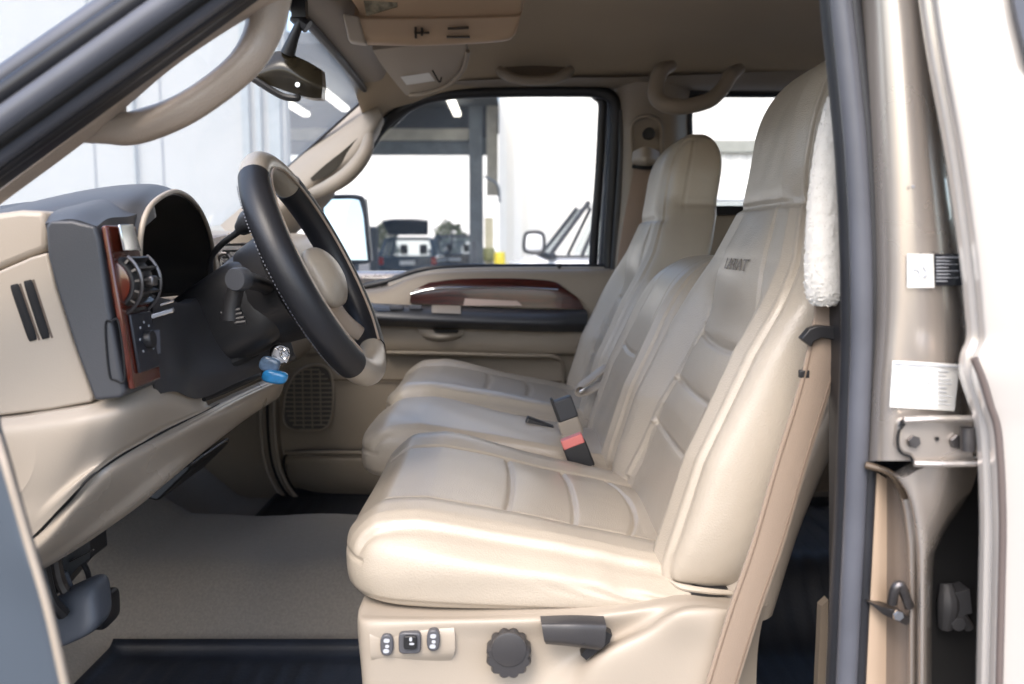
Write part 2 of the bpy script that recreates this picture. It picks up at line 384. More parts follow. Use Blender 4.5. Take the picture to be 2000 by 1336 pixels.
# nearer car on the right, seen from its side-front
def side_car(x0, y0, label):
    r = thing('parked_car', label, 'car', (x0+2, y0, 0), 'parked cars outside')
    prof = [(1.22, .45), (1.25, 1.0), (1.36, 1.20), (1.6, 1.27), (1.7, 1.28), (5.3, 1.28), (5.4, .5), (5.0, .38), (1.5, .38)]
    mk('body', extr([(x0+a, y0, b) for a, b in prof], (0, 1.85, 0)), 'car_washed_out', r, bevel=.06, seg=3)
    mk('roof', extr([(x0+a, y0+.20, b) for a, b in [(2.05, 1.72), (2.4, 1.80), (4.3, 1.80), (4.75, 1.72), (4.3, 1.76), (2.4, 1.75)]], (0, 1.45, 0)), 'car_washed_out', r, bevel=.02)
    for yy, yi in ((.04, .22), (1.81, 1.63)):
        for a, b, q in (((1.72, 1.27), (2.08, 1.75), .022), ((2.0, 1.27), (2.22, 1.75), .018), ((3.0, 1.27), (3.02, 1.77), .04), ((4.2, 1.27), (4.1, 1.77), .04), ((5.1, 1.27), (4.75, 1.73), .05)):
            mk('pillar', tube([(x0+a[0], y0+yy, a[1]), (x0+b[0], y0+yi, b[1])], q, n=6, seg=8), 'black', r)
        mk('side_window', extr([(x0+2.05, y0+yy+.03, 1.285), (x0+5.0, y0+yy+.03, 1.285), (x0+4.7, y0+yi, 1.73), (x0+2.25, y0+yi, 1.73)], (0, .01, 0)), 'car_glass', r, smooth=False)
    mk('window_trim', tube([(x0+1.72, y0-.005, 1.285), (x0+5.2, y0-.005, 1.285)], .012, n=8, seg=8), 'black', r)
    mk('windscreen', extr([(x0+1.72, y0+.1, 1.285), (x0+1.72, y0+1.75, 1.285), (x0+2.08, y0+1.6, 1.73), (x0+2.08, y0+.25, 1.73)], (.01, 0, 0)), 'car_glass', r, smooth=False)
    cx, cz = x0+1.60, 1.405
    mk('wing_mirror', [tube([(cx+a, y0-.22, cz+b) for a, b in ((-.085, -.05), (-.075, .06), (-.03, .085), (.05, .08), (.08, .04), (.075, -.06), (.03, -.085), (-.05, -.08))], .014, n=40, seg=8, closed=True),
        tube([(cx+.03, y0-.20, cz-.08), (cx+.12, y0-.1, cz-.12), (cx+.17, y0+.02, cz-.12)], .03, n=10, seg=8)], 'black', r)
    mk('mirror_cap', superbox(lambda a, b, c: (cx+a*.075, y0-.20+b*.03, cz+c*.075), (10, 6, 10), p=4), 'car_washed_out', r)
    for a in (2.0, 4.4):
        for yy, q in ((.23, -1), (1.62, 1)): mk('wheel', disc((x0+a, y0+yy, .37), (0, q, 0), .37, .22), 'rubber', r)
    for k in (2.75, 3.7):
        for yy in (.35, 1.2): mk('headrest', box((x0+k, y0+yy, 1.2), (x0+k+.12, y0+yy+.3, 1.6)), 'black', r, bevel=.04)
    mk('steering_wheel', tube([(x0+2.25+.05*math.sin(t), y0+.5+.18*math.cos(t), 1.27+.16*math.sin(t)) for t in np.linspace(0, 2*math.pi, 13)[:-1]], .015, n=24, seg=6, closed=True), 'black', r)
    return r
side_car(P(1070, 480, 7.6).x-1.72, 7.6, 'washed-out car with a dark door mirror parked close outside the passenger window')
fb = thing('added_backdrop', 'long white backdrop building added far off to brighten the open end of the service bay', 'building', (-6, 62, 0))  # added backdrop, brightens the view through the bay where sky would show
mk('wall', box((-40, 62, 0), (30, 66, 9)), 'siding_white', fb, smooth=False)
mk('roof', box((-40.3, 61.7, 9.003), (30.3, 66.3, 9.4)), 'girder_light', fb, smooth=False)

yb = thing('bollard', 'short yellow bollard against the foot of the bay post', 'bollard', (P(976, 500, 20).x, 20, 0))
mk('bollard_tube', tube([(yb.location.x, 20, 0), (yb.location.x, 20, 1.08), (yb.location.x, 20, 1.12)], [.13, .13, .08], n=14), 'yellow', yb)
pl = thing('lift_post', 'cream painted vehicle lift post with a bracket beside the bay post', 'vehicle lift', (P(955, 450, 21).x, 21, 0))
lx = pl.location.x
mk('lift_column', box((lx-.1, 21, 0), (lx+.1, 21.2, 1.95)), mat('cream_paint', (.62, .55, .36), rough=.5), pl, bevel=.01)
mk('lift_arm', tube([(lx-.1, 20.98, 2.9), (lx+.2, 20.98, 2.7), (lx+.25, 20.98, 2.3)], .03, n=12), 'girder', pl)
mk('drum', disc((lx, 20.9, .95), (0, 0, 1), .14, .3), mat('olive_drum', (.20, .20, .06), rough=.5), pl)
ps = thing('dark_post', 'thin dark post standing left of the hatchback beyond the mirror', 'post', (P(729, 480, 22).x, 22, 0))
mk('post_tube', box((ps.location.x-.1, 22, 0), (ps.location.x+.1, 22.2, P(0, 446, 22).z)), 'soffit', ps, bevel=.02)
mk('post_cap', box((ps.location.x-.13, 21.97, P(0, 446, 22).z+.002), (ps.location.x+.13, 22.23, P(0, 443, 22).z+.01)), 'girder', ps, bevel=.01)

def tree(x, y, h, label):
    t = thing('tree', label, 'tree', (x, y, 0), 'trees behind the cars')
    mk('trunk', tube([(x, y, 0), (x+.1, y, h*.4), (x, y+.1, h*.75)], [.16, .12, .05], n=12), 'bark', t)
    V, F = [], []
    for k in range(1300):
        a = rng.normal(size=3); a /= np.linalg.norm(a); rr = rng.uniform(.4, 1)**.5*(1+.25*math.sin(a[0]*5+x)*math.cos(a[2]*6))
        c = np.array([x, y, h*.66])+a*rr*np.array([h*.33, h*.33, h*.34]); s = rng.uniform(.05, .12)
        e1 = rng.normal(size=3); e1 /= np.linalg.norm(e1); e2 = np.cross(e1, rng.normal(size=3)); e2 /= np.linalg.norm(e2)
        i = len(V); V += [tuple(c+e1*s), tuple(c+e2*s*.6), tuple(c-e1*s), tuple(c-e2*s*.6)]; F.append((i, i+1, i+2, i+3))
    mk('crown', (V, F), 'leaf', t, smooth=False)
tree(P(745, 450, 38).x, 38, 2.1, 'low dark leafy tree showing left of the raised tailgate')
tree(P(880, 450, 40).x, 40, 2.3, 'low bushy tree behind the dark car near the bay post')

# ================================================================== the truck
TR = thing('pickup_truck', 'champagne pickup truck with its driver door open onto a beige leather cab', 'pickup truck', (0, 1.7, .3))
def part(name, geos, m, parent=TR, **k): return mk(name, geos, m, parent, **k)

# ---- floor, firewall, side wall, back wall, lower outside
fl = part('floor_pan', box((-1.2, .80, .60), (1.9, 2.60, .67)), 'beige_dark', smooth=False)
def carpet_z(x, y):
    def st(a, b, v):
        t = min(1, max(0, (v-a)/(b-a))); return t*t*(3-2*t)
    hump = .125*st(1.48, 1.64, y)*(1-st(1.93, 2.06, y))
    toe = max(0, (-.71-.07*st(1.9, 2.1, y)-x))
    return .69+hump+toe*.75
V, F = [], []
nx, ny = 60, 60
for i in range(nx):
    for j in range(ny):
        x = -1.12+i*(1.05+1.12)/(nx-1); y = .93+j*(2.56-.93)/(ny-1)
        V.append((x, y, carpet_z(x, y)+.003*math.sin(x*23+y*9)))
F = [(i*ny+j, (i+1)*ny+j, (i+1)*ny+j+1, i*ny+j+1) for i in range(nx-1) for j in range(ny-1)]
part('carpet', (V, F), 'carpet', solid=.006)
def matgrid(x0, x1, y0, y1, lift, amp=.004):
    V = []; nx, ny = 70, 60
    for i in range(nx):
        for j in range(ny):
            x = x0+(x1-x0)*i/(nx-1); y = y0+(y1-y0)*j/(ny-1)
            e = min(x-x0, x1-x, y-y0, y1-y)
            rim = .014*math.exp(-(e/.012)**2)
            rib = amp*(.5+.5*math.cos(x*2*math.pi/.035))*(1 if e > .05 else 0)
            V.append((x, y, carpet_z(x, y)+lift+rim+rib))
    return V, [(i*ny+j, (i+1)*ny+j, (i+1)*ny+j+1, i*ny+j+1) for i in range(nx-1) for j in range(ny-1)]
fm = thing('floor_mat', 'black ribbed rubber floor mat in the driver footwell below the pedals', 'floor mat', (-.4, 1.2, .79), 'rubber floor mats')
mk('mat_sheet', matgrid(-.70, .12, .95, 1.505, .012), 'mat', fm, solid=.006)
fm2 = thing('floor_mat', 'black rubber floor mat deep in the passenger footwell under the far door', 'floor mat', (-.4, 2.3, .79), 'rubber floor mats')
mk('mat_sheet', matgrid(-.66, .1, 2.07, 2.49, .014), 'mat', fm2, solid=.006)
part('firewall', box((-1.2, .86, .66), (-1.12, 2.6, 1.4)), 'dark', smooth=False)
part('back_wall', [box((1.9, .8, .66), (1.96, 2.6, 1.45)), box((1.9, .8, 1.72), (1.96, 2.6, 1.95)), box((1.9, .8, 1.45), (1.96, 1.0, 1.72)), box((1.9, 2.4, 1.45), (1.96, 2.6, 1.72))], 'beige_dark', smooth=False)
part('rear_window', box((1.92, 1.0, 1.45), (1.926, 2.4, 1.72)), 'glass', smooth=False)
part('sill_plate', box((-.72, .80, .672), (.52, .925, .74)), 'black', bevel=.012)
# driver side outer wall ahead of the opening (cowl, fender) and rocker
part('fender', box((-2.4, .70, .55), (-.60, .82, 1.30)), 'paint', bevel=.05, seg=3)
part('hood', surf([[(-2.4, .72, 1.30), (-2.4, 1.7, 1.36), (-2.4, 2.70, 1.30)], [(-1.15, .74, 1.31), (-1.15, 1.7, 1.37), (-1.15, 2.68, 1.31)]], nu=20, nv=6, thick=.03, nrm=(0, 0, -1)), 'paint')
part('fender', box((-2.4, 2.60, .55), (-.75, 2.72, 1.30)), 'paint', bevel=.05, seg=3)
part('rocker', box((-.7, .72, .50), (1.9, .81, .735)), 'paint', bevel=.03, seg=3)

# ---- roof and headliner
def roofrows(dz):
    rows = []
    for x, zc in ((-.40, 1.815), (-.30, 1.86), (-.05, 1.905), (.5, 1.915), (1.2, 1.91), (1.9, 1.86)):
        rows.append([(x, .90, zc-.045), (x, 1.10, zc-.005+.0), (x, 1.4, zc+.02), (x, 1.7, zc+.028), (x, 2.0, zc+.02), (x, 2.28, zc-.005), (x, 2.42, zc-.05), (x, 2.50, zc-.075)])
    return [[(a, b, c+dz) for a, b, c in r] for r in rows]
hl = part('headliner', surf(roofrows(0), nu=60, nv=50, thick=.015, nrm=(0, 0, 1)), 'headliner')
part('roof', surf([[(a, b+(b-1.7)*.09, c+.012) for a, b, c in r] for r in roofrows(.035)], nu=40, nv=40, thick=.02, nrm=(0, 0, 1)), 'paint_lit')

# ---- windshield + far A pillar
hdr = P(722, 184, 2.42)
WT = [(hdr.x+.0, y, hdr.z+.02*math.sin(math.pi*(y-.95)/1.5)) for y in (.95, 1.3, 1.7, 2.1, 2.42)]
fc = P(440, 438, 2.50)
WB = [(-.98, .85, 1.38), (-1.02, 1.3, 1.40), (-1.02, 1.7, 1.41), (-.97, 2.1, 1.42), (fc.x, 2.50, fc.z)]
ws = part('windshield', surf([WT, WB], nu=24, nv=8, thick=.005, nrm=(-.7, 0, .5)), 'windshield')
part('windshield_seal', [tube([(p[0]-.005, p[1], p[2]) for p in WT], .009, n=30, seg=8), tube([WT[-1], WB[-1]], .005, n=8, seg=8)], 'rubber', ws)
part('header_trim', surf([[(p[0]-.005, p[1], p[2]+.006) for p in WT], [(p[0]+.05, p[1], p[2]+.025) for p in WT], [(p[0]+.09, p[1], p[2]+.075) for p in WT]], nu=30, nv=8, thick=.012, nrm=(0, 0, 1)), 'beige_dark')
# far A-pillar cover with its grab slot
ap = part('windshield_pillar', psurf([
    [(728, 178, 2.50), (735, 205, 2.46), (748, 232, 2.44), (742, 252, 2.50)],
    [(700, 203, 2.48), (712, 235, 2.42), (728, 262, 2.41), (735, 268, 2.50)],
    [(640, 258, 2.46), (662, 290, 2.40), (690, 318, 2.40), (702, 322, 2.50)],
    [(590, 303, 2.45), (600, 335, 2.40), (625, 355, 2.40), (660, 358, 2.50)],
    [(540, 347, 2.45), (560, 372, 2.40), (590, 385, 2.40), (640, 395, 2.50)],
    [(430, 440, 2.44), (450, 460, 2.40), (480, 470, 2.40), (560, 470, 2.50)]], nu=16, nv=40, thick=.02), mat('pillar_beige', (.30, .26, .215), rough=.6, noise=.03))
part('grab_slot', psurf([[(698, 270, 2.399), (692, 288, 2.397)], [(668, 296, 2.388), (664, 322, 2.388)], [(635, 322, 2.386), (640, 342, 2.388)], [(606, 348, 2.388), (610, 354, 2.388)]], nu=6, nv=24, thick=.004), mat('slot_dark', (.035, .03, .022), rough=.9), ap)
part('grab_handle', tube([P(722, 262, 2.42), P(712, 300, 2.37), P(680, 340, 2.35), P(640, 366, 2.36), P(604, 380, 2.41)], [.014, .019, .021, .019, .014], n=40), MATS['pillar_beige'], ap)

# ---- passenger door
DY = 2.50
WY = lambda v: 2.60-.10*max(0, min(1, (525-v)/345))   # glass leans in towards the roof
pd = part('passenger_door', psurf([
    [(640, 556, 2.57), (690, 566, 2.56), (755, 560, 2.55), (820, 536, 2.55), (920, 528, 2.55), (1060, 526, 2.55), (1225, 524, 2.55)],
    [(600, 575, 2.55), (690, 580, 2.52), (755, 575, 2.50), (820, 548, 2.50), (920, 540, 2.50), (1060, 540, 2.50), (1225, 540, 2.50)],
    [(560, 640, 2.53), (690, 640, 2.48), (755, 645, 2.47), (820, 645, 2.47), (920, 645, 2.47), (1060, 645, 2.47), (1225, 645, 2.48)],
    [(540, 695, 2.53), (690, 680, 2.48), (755, 682, 2.47), (820, 683, 2.47), (920, 685, 2.47), (1060, 688, 2.47), (1225, 690, 2.48)],
    [(535, 715, 2.53), (690, 705, 2.51), (755, 700, 2.51), (820, 702, 2.51), (920, 704, 2.51), (1060, 706, 2.51), (1225, 706, 2.50)],
    [(533, 850, 2.53), (690, 850, 2.51), (755, 850, 2.51), (820, 850, 2.51), (920, 850, 2.51), (1060, 850, 2.51), (1225, 850, 2.50)],
    [(575, 985, 2.53), (690, 985, 2.51), (755, 985, 2.51), (820, 985, 2.51), (920, 985, 2.51), (1060, 985, 2.51), (1225, 985, 2.50)]],
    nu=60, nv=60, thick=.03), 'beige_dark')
part('door_skin', [box((-.80, 2.64, .55), (.30, 2.72, 1.33))], 'paint', pd, bevel=.02)
# wood trim, chrome line, armrest
part('wood_trim', psurf([
    [(838, 552, 2.484), (900, 545, 2.480), (1000, 544, 2.480), (1080, 550, 2.480), (1105, 566, 2.482)],
    [(806, 570, 2.470), (900, 560, 2.466), (1000, 560, 2.466), (1090, 566, 2.466), (1128, 582, 2.470)],
    [(800, 592, 2.468), (900, 596, 2.462), (1000, 600, 2.462), (1090, 602, 2.462), (1142, 604, 2.468)]], nu=40, nv=16, thick=.012), 'wood', pd)
part('trim_line', tube([P(802, 574, 2.465), P(860, 563, 2.461), P(1000, 562, 2.461), P(1090, 566, 2.461)], .0022, n=30, seg=8), 'chrome', pd)
part('reflector_strip', psurf([[(908, 583, 2.455), (1010, 588, 2.458)], [(905, 597, 2.452), (1020, 597, 2.456)]], nu=8, nv=4, thick=.003), mat('coral_strip', (.55, .40, .33), rough=.3), pd)
ar = part('armrest', psurf([
    [(640, 590, 2.47), (735, 594, 2.46), (900, 600, 2.455), (1060, 605, 2.455), (1144, 605, 2.47)],
    [(640, 598, 2.44), (735, 602, 2.42), (900, 610, 2.41), (1060, 614, 2.41), (1148, 614, 2.45)],
    [(640, 618, 2.43), (735, 622, 2.40), (900, 628, 2.39), (1060, 632, 2.39), (1146, 632, 2.44)],
    [(640, 636, 2.46), (735, 637, 2.44), (900, 642, 2.43), (1060, 648, 2.43), (1140, 648, 2.46)]], nu=50, nv=24, thick=.05), 'gray', pd)
part('switch_panel', psurf([[(735, 596, 2.45), (838, 598, 2.45)], [(735, 607, 2.405), (838, 611, 2.405)]], nu=10, nv=6, thick=.01), 'black', pd)
for u in (775, 812):
    part('switch', obox(P(u, 602, 2.42), (.018, 0, 0), (0, .012, -.004), (0, .0, .006)), 'rubber_grey', pd, bevel=.002)
part('armrest_inlay', psurf([[(843, 596, 2.447), (900, 597, 2.447)], [(843, 611, 2.397), (900, 613, 2.397)]], nu=6, nv=5, thick=.008), 'beige', pd)
part('pull_cup', psurf([[(815, 641, 2.455), (860, 644, 2.44), (905, 644, 2.455)], [(822, 655, 2.45), (860, 660, 2.43), (902, 656, 2.45)], [(835, 664, 2.462), (860, 668, 2.455), (890, 664, 2.462)]], nu=16, nv=10, thick=.02), 'beige', pd)
part('pull_recess', psurf([[(845, 643, 2.432), (897, 645, 2.432)], [(850, 650, 2.426), (893, 651, 2.426)]], nu=8, nv=4, thick=.004), 'dark', pd)
part('panel_seam', tube([P(640, 742, 2.503), P(800, 742, 2.503), P(1000, 745, 2.503), P(1180, 746, 2.503)], .0025, n=24, seg=6), mat('seam_brown', (.12, .09, .06), rough=.8), pd)
part('panel_crease', tube([P(755, 688, 2.475), P(860, 690, 2.47), P(1000, 694, 2.47), P(1080, 696, 2.475), P(1098, 712, 2.49), P(1100, 745, 2.505), P(1098, 800, 2.505)], .006, n=40, seg=8), 'beige_dark', pd)
# speaker grille: dished plate with bars
def ell(cu, cv, ru, rv, k, d): return P(cu+ru*math.cos(k), cv+rv*math.sin(k), d)
gp = [ (553, 800), (560, 760), (580, 728), (612, 713), (640, 720), (650, 750), (650, 800), (640, 832), (615, 842), (575, 840), (556, 828)]
sg = part('speaker_grille', extr([P(u, v, 2.505) for u, v in [tuple(q)[:2] for q in cr([(a, b, 0) for a, b in gp], 44, True)]], (0, .006, 0)), mat('grille_dark', (.10, .09, .08), rough=.7), pd, bevel=.002)
bars = []
for v in range(722, 842, 9):
    us = [u for u in range(545, 660) if True]
    # clip bar to the ellipse-like outline
    t = (v-778)/66; hw = 48*math.sqrt(max(0, 1-abs(t)**2.6)); cu = 604-(10*t*-1 if t < 0 else 0)
    bars.append(obox(P(cu, v, 2.501), (hw*2.5/FPX, 0, 0), (0, .002, 0), (0, 0, .0016)))
for u in (575, 592, 609, 626):
    t = (u-602)/50; hv = 60*math.sqrt(max(0, 1-abs(t)**2.4))
    bars.append(obox(P(u, 778, 2.499), (.0015, 0, 0), (0, .002, 0), (0, 0, hv*2.5/FPX)))
part('grille_bars', bars, 'beige_dark', sg, smooth=False)
part('speaker_rim', tube([P(u, v, 2.5) for u, v in gp], .004, n=60, seg=8, closed=True), 'beige_dark', sg)
part('map_pocket', psurf([
    [(556, 892, 2.50), (620, 890, 2.46), (760, 890, 2.45), (900, 890, 2.46)],
    [(560, 905, 2.49), (620, 903, 2.45), (760, 903, 2.44), (900, 903, 2.45)],
    [(568, 945, 2.495), (620, 945, 2.46), (760, 945, 2.45), (900, 945, 2.46)],
    [(600, 978, 2.50), (650, 978, 2.49), (760, 978, 2.48), (900, 978, 2.49)]], nu=30, nv=24, thick=.02), 'beige_dark', pd)
part('pocket_outline', tube([P(900, 880, 2.455), P(640, 880, 2.455), P(572, 884, 2.48), P(555, 897, 2.485), P(558, 925, 2.485), P(578, 958, 2.485), P(620, 976, 2.475), P(700, 982, 2.47)], .0035, n=60, seg=8), 'dark', pd)
part('pocket_lip', tube([P(556, 886, 2.49), P(620, 884, 2.45), P(760, 884, 2.44), P(900, 884, 2.45)], .006, n=30, seg=8), 'beige_dark', pd)
# window opening frame
fo = [(655, 560, 2.60), (660, 470, 2.60), (672, 400, 2.60), (700, 320, 2.58), (742, 252, 2.55), (800, 205, 2.52), (870, 184, 2.50), (980, 178, 2.50), (1100, 177, 2.50), (1165, 179, 2.50), (1196, 192, 2.50), (1204, 225, 2.51), (1200, 330, 2.54), (1192, 450, 2.57), (1188, 530, 2.58)]
part('window_frame', tube([P(*q) for q in fo[3:]], .017, n=90, seg=10), 'black', pd)
fi = [(1164, 185, 2.53), (1178, 200, 2.53), (1178, 240, 2.54), (1172, 350, 2.56), (1164, 450, 2.58), (1160, 522, 2.60)]
part('glass_run', tube([P(u-2, v, d) for u, v, d in fi], .013, n=40, seg=10), 'rubber', pd)
part('outer_frame', tube([P(1192, 190, 2.6), P(1190, 350, 2.63), P(1180, 530, 2.65)], .02, n=20, seg=8), 'black', pd)
part('belt_seal', tube([P(700, 562, 2.585), P(760, 548, 2.58), P(840, 524, 2.575), P(1000, 521, 2.575), P(1190, 521, 2.575)], .0085, n=40, seg=8), 'rubber', pd)
part('sill_cap', tube([P(760, 558, 2.56), P(830, 536, 2.555), P(900, 529, 2.555), P(1050, 527, 2.555), P(1180, 527, 2.56)], .009, n=40, seg=8), 'beige', pd)
part('lock_pin', tube([P(1092, 530, 2.555), P(1092, 515, 2.555)], .007, n=6), 'black', pd)
part('window_glass', surf([[P(u, v, WY(v)+.03) for u, v in r] for r in
    [[(665, 560), (900, 560), (1190, 540)], [(675, 430), (900, 430), (1190, 430)], [(725, 300), (920, 300), (1192, 300)], [(820, 200), (960, 190), (1192, 190)]]], nu=16, nv=16, thick=.005), 'glass', pd)
# outside mirror on the passenger side
def md(u): return 2.90+(u-628)/92*.14
om = part('side_mirror', [tube([P(u, v, md(u)-.004) for u, v in ((628, 396), (636, 386), (668, 384), (700, 385), (710, 396), (716, 450), (721, 500), (716, 511), (680, 511), (650, 509), (634, 500), (628, 450))], .007, n=60, seg=8, closed=True),
                          psurf([[(628, 387, md(628)+.012), (708, 387, md(708)+.012)], [(632, 510, md(632)+.012), (720, 510, md(720)+.012)]], nu=6, nv=6, thick=.10)], 'black')
part('mirror_glass', extr([P(u, v, md(u)+(508-v)/120*.022-.020) for u, v in ((632, 388), (706, 388), (718, 508), (636, 508))], (0, .006, 0)), 'mirror', om, smooth=False)
part('mirror_arm', [tube([P(690, 512, 3.02), P(690, 560, 2.95), P(690, 575, 2.75)], .02, n=12), tube([P(660, 512, 3.02), P(660, 560, 2.95), P(660, 575, 2.75)], .02, n=12)], 'black', om)

# far side wall around the door (pillars, rail) and rear door
part('side_rail', psurf([
    [(735, 175, 2.46), (800, 168, 2.44), (900, 158, 2.43), (1100, 152, 2.43), (1250, 150, 2.42), (1500, 140, 2.42), (1900, 120, 2.42)],
    [(745, 215, 2.50), (800, 190, 2.49), (880, 172, 2.48), (1100, 168, 2.48), (1250, 168, 2.47), (1500, 168, 2.47), (1900, 168, 2.47)],
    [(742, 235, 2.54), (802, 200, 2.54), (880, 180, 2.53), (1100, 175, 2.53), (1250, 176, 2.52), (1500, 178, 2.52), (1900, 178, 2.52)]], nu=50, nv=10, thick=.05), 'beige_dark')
cp = part('centre_pillar', psurf([
    [(1200, 160, 2.50), (1225, 160, 2.46), (1270, 160, 2.44), (1320, 160, 2.46), (1350, 160, 2.52)],
    [(1208, 250, 2.52), (1230, 250, 2.47), (1270, 250, 2.46), (1315, 250, 2.47), (1345, 250, 2.54)],
    [(1206, 400, 2.54), (1225, 400, 2.49), (1270, 400, 2.48), (1320, 400, 2.49), (1350, 400, 2.56)],
    [(1194, 560, 2.56), (1215, 560, 2.50), (1270, 560, 2.50), (1320, 560, 2.50), (1360, 560, 2.58)],
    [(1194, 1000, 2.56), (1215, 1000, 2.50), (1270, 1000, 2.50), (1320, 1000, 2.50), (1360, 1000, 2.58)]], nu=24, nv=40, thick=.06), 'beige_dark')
part('pillar_seal', tube([P(1212, 215, 2.50), P(1214, 300, 2.51), P(1206, 420, 2.53), P(1196, 560, 2.55)], .010, n=30, seg=8), 'rubber', cp)
part('belt_surround', tube([P(1235, 310, 2.46), P(1233, 250, 2.45), P(1248, 230, 2.44), P(1272, 228, 2.44), P(1290, 245, 2.45), P(1293, 300, 2.46)], .006, n=30, seg=8), 'beige_dark', cp)
part('anchor_bolt', disc(P(1266, 262, 2.45), (0, -1, 0), .016, .02), 'black', cp)
rd = part('rear_door_panel', psurf([[(1350, 420, 2.55), (1600, 420, 2.55), (2100, 420, 2.55)], [(1350, 1000, 2.55), (1600, 1000, 2.55), (2100, 1000, 2.55)]], nu=6, nv=6, thick=.06), 'beige_dark')
part('rear_door_frame', tube([P(1345, 430, 2.58), P(1342, 300, 2.56), P(1342, 200, 2.54), P(1360, 180, 2.54), P(1500, 178, 2.54), P(1800, 178, 2.54)], .018, n=60, seg=10), 'black', rd)
part('rear_door_glass', extr([P(1345, 180, 2.58), P(2050, 180, 2.58), P(2050, 430, 2.62), P(1345, 430, 2.62)], (0, .005, 0)), 'glass', rd, smooth=False)
part('window_rail', psurf([[(1395, 402, 2.53), (1500, 402, 2.53)], [(1395, 420, 2.52), (1500, 420, 2.52)]], nu=6, nv=4, thick=.03), 'black', rd)

# belts on the far pillar
pb = thing('seat_belt', 'taupe seat belt hanging from the far pillar behind the passenger seat', 'seat belt', P(1260, 320, 2.42))
mk('webbing', strap([P(1258, 296, 2.43), P(1252, 350, 2.42), P(1238, 420, 2.40), P(1225, 500, 2.38), P(1215, 590, 2.36)], .048, .003, (1, 0, .1)), mat('taupe_webbing', (.30, .22, .17), rough=.8, bump=.5, bscale=1200), pb)
mk('guide_cover', psurf([[(1238, 295, 2.43), (1262, 286, 2.40), (1288, 296, 2.43)], [(1236, 312, 2.42), (1262, 310, 2.38), (1290, 312, 2.42)], [(1240, 322, 2.43), (1262, 324, 2.40), (1286, 322, 2.43)]], nu=12, nv=10, thick=.02), 'beige', pb)
mk('guide_slot', tube([P(1236, 325, 2.41), P(1262, 328, 2.39), P(1286, 325, 2.41)], .005, n=12, seg=8), 'dark', pb)

# roof grab handles
gh = part('roof_handle', tube([P(976, 138, 2.37), P(988, 146, 2.345), P(1010, 155, 2.335), P(1045, 158, 2.33), P(1080, 155, 2.335), P(1102, 146, 2.345), P(1114, 137, 2.37)], [.012, .014, .012, .012, .012, .014, .012], n=50), 'beige_dark')
part('handle_recess', psurf([[(985, 131, 2.372), (1045, 128, 2.372), (1105, 131, 2.372)], [(990, 145, 2.372), (1045, 150, 2.372), (1100, 145, 2.372)]], nu=12, nv=6, thick=.004), mat('recess_brown', (.16, .12, .085), rough=.9), gh)
part('pillar_handle', tube([P(1312, 128, 2.30), P(1292, 138, 2.26), P(1282, 165, 2.25), P(1284, 192, 2.24), P(1305, 206, 2.23), P(1340, 208, 2.23), P(1385, 196, 2.24), P(1412, 172, 2.25), P(1428, 146, 2.26), P(1445, 134, 2.30)],
    [.014, .019, .020, .020, .020, .019, .019, .018, .018, .014], n=80), 'beige_dark')

# ---- overhead console, visors, interior mirror
oc = part('overhead_console', psurf([
    [(640, -60, 1.62), (820, -60, 1.62), (1000, -60, 1.62), (1035, -60, 1.62)],
    [(700, 20, 1.75), (820, 24, 1.75), (995, 20, 1.75), (1022, 12, 1.76)],
    [(690, 40, 1.755), (820, 40, 1.755), (995, 36, 1.755), (1018, 28, 1.765)],
    [(700, 78, 1.775), (820, 84, 1.775), (980, 76, 1.775), (1008, 64, 1.785)],
    [(715, 88, 1.82), (820, 90, 1.82), (975, 82, 1.82), (1000, 72, 1.83)]], nu=40, nv=40, thick=.05, nrm=(0, .6, .8)), mat('lit_beige', (.50, .36, .24), rough=.5, noise=.03))  # peach tone puts the warm light on the underside into the colour
part('console_end', psurf([[(668, 25, 1.74), (700, 30, 1.745)], [(680, 80, 1.77), (715, 85, 1.77)]], nu=5, nv=5, thick=.03), 'beige', oc, bevel=.004)
part('map_light', psurf([[(705, -30, 1.70), (780, -30, 1.70)], [(715, 30, 1.735), (775, 12, 1.725)]], nu=6, nv=6, thick=.008), mat('lens', (.42, .37, .26), rough=.2, noise=.3, nscale=60), oc)
part('console_switch', [obox(P(812, 64, 1.755), (.002, 0, 0), (0, .004, 0), (0, 0, .010)), obox(P(824, 62, 1.755), (.002, 0, 0), (0, .004, 0), (0, 0, .007)), obox(P(824, 64, 1.755), (.014, 0, 0), (0, .004, 0), (0, 0, .0014))], mat('switch_brown', (.07, .055, .04), rough=.6), oc)
part('card_slot', [obox(P(895, 55, 1.753), (.02, 0, .001), (0, .004, 0), (0, 0, .0015)), obox(P(895, 72, 1.757), (.022, 0, .0), (0, .004, 0), (0, 0, .0015))], mat('switch_brown', (.07, .055, .04)), oc)
sv = part('sun_visor', psurf([
    [(728, 98, 2.05), (800, 90, 2.02), (870, 86, 2.00), (908, 86, 2.00)],
    [(748, 130, 2.10), (800, 125, 2.07), (870, 118, 2.05), (914, 110, 2.05)],
    [(775, 165, 2.16), (812, 160, 2.14), (872, 150, 2.12), (905, 140, 2.12)],
    [(793, 186, 2.20), (825, 186, 2.19), (862, 176, 2.18), (885, 160, 2.18)]], nu=24, nv=24, thick=.018, nrm=(0, .3, .95)), 'beige')
part('visor_label', psurf([[(782, 150, 2.112), (838, 142, 2.10)], [(794, 166, 2.145), (850, 158, 2.13)]], nu=4, nv=4, thick=.002), 'white', sv, label='pale warning label on the visor')
part('vanity_edge', tube([P(845, 138, 2.07), P(858, 160, 2.12), P(862, 152, 2.10)], .002, n=10, seg=6), 'dark', sv)
part('visor_piping', tube([P(800, 186, 2.185), P(835, 182, 2.17), P(875, 166, 2.15), P(905, 135, 2.09), P(914, 100, 2.02)], .005, n=30, seg=8), 'beige_dark', sv)
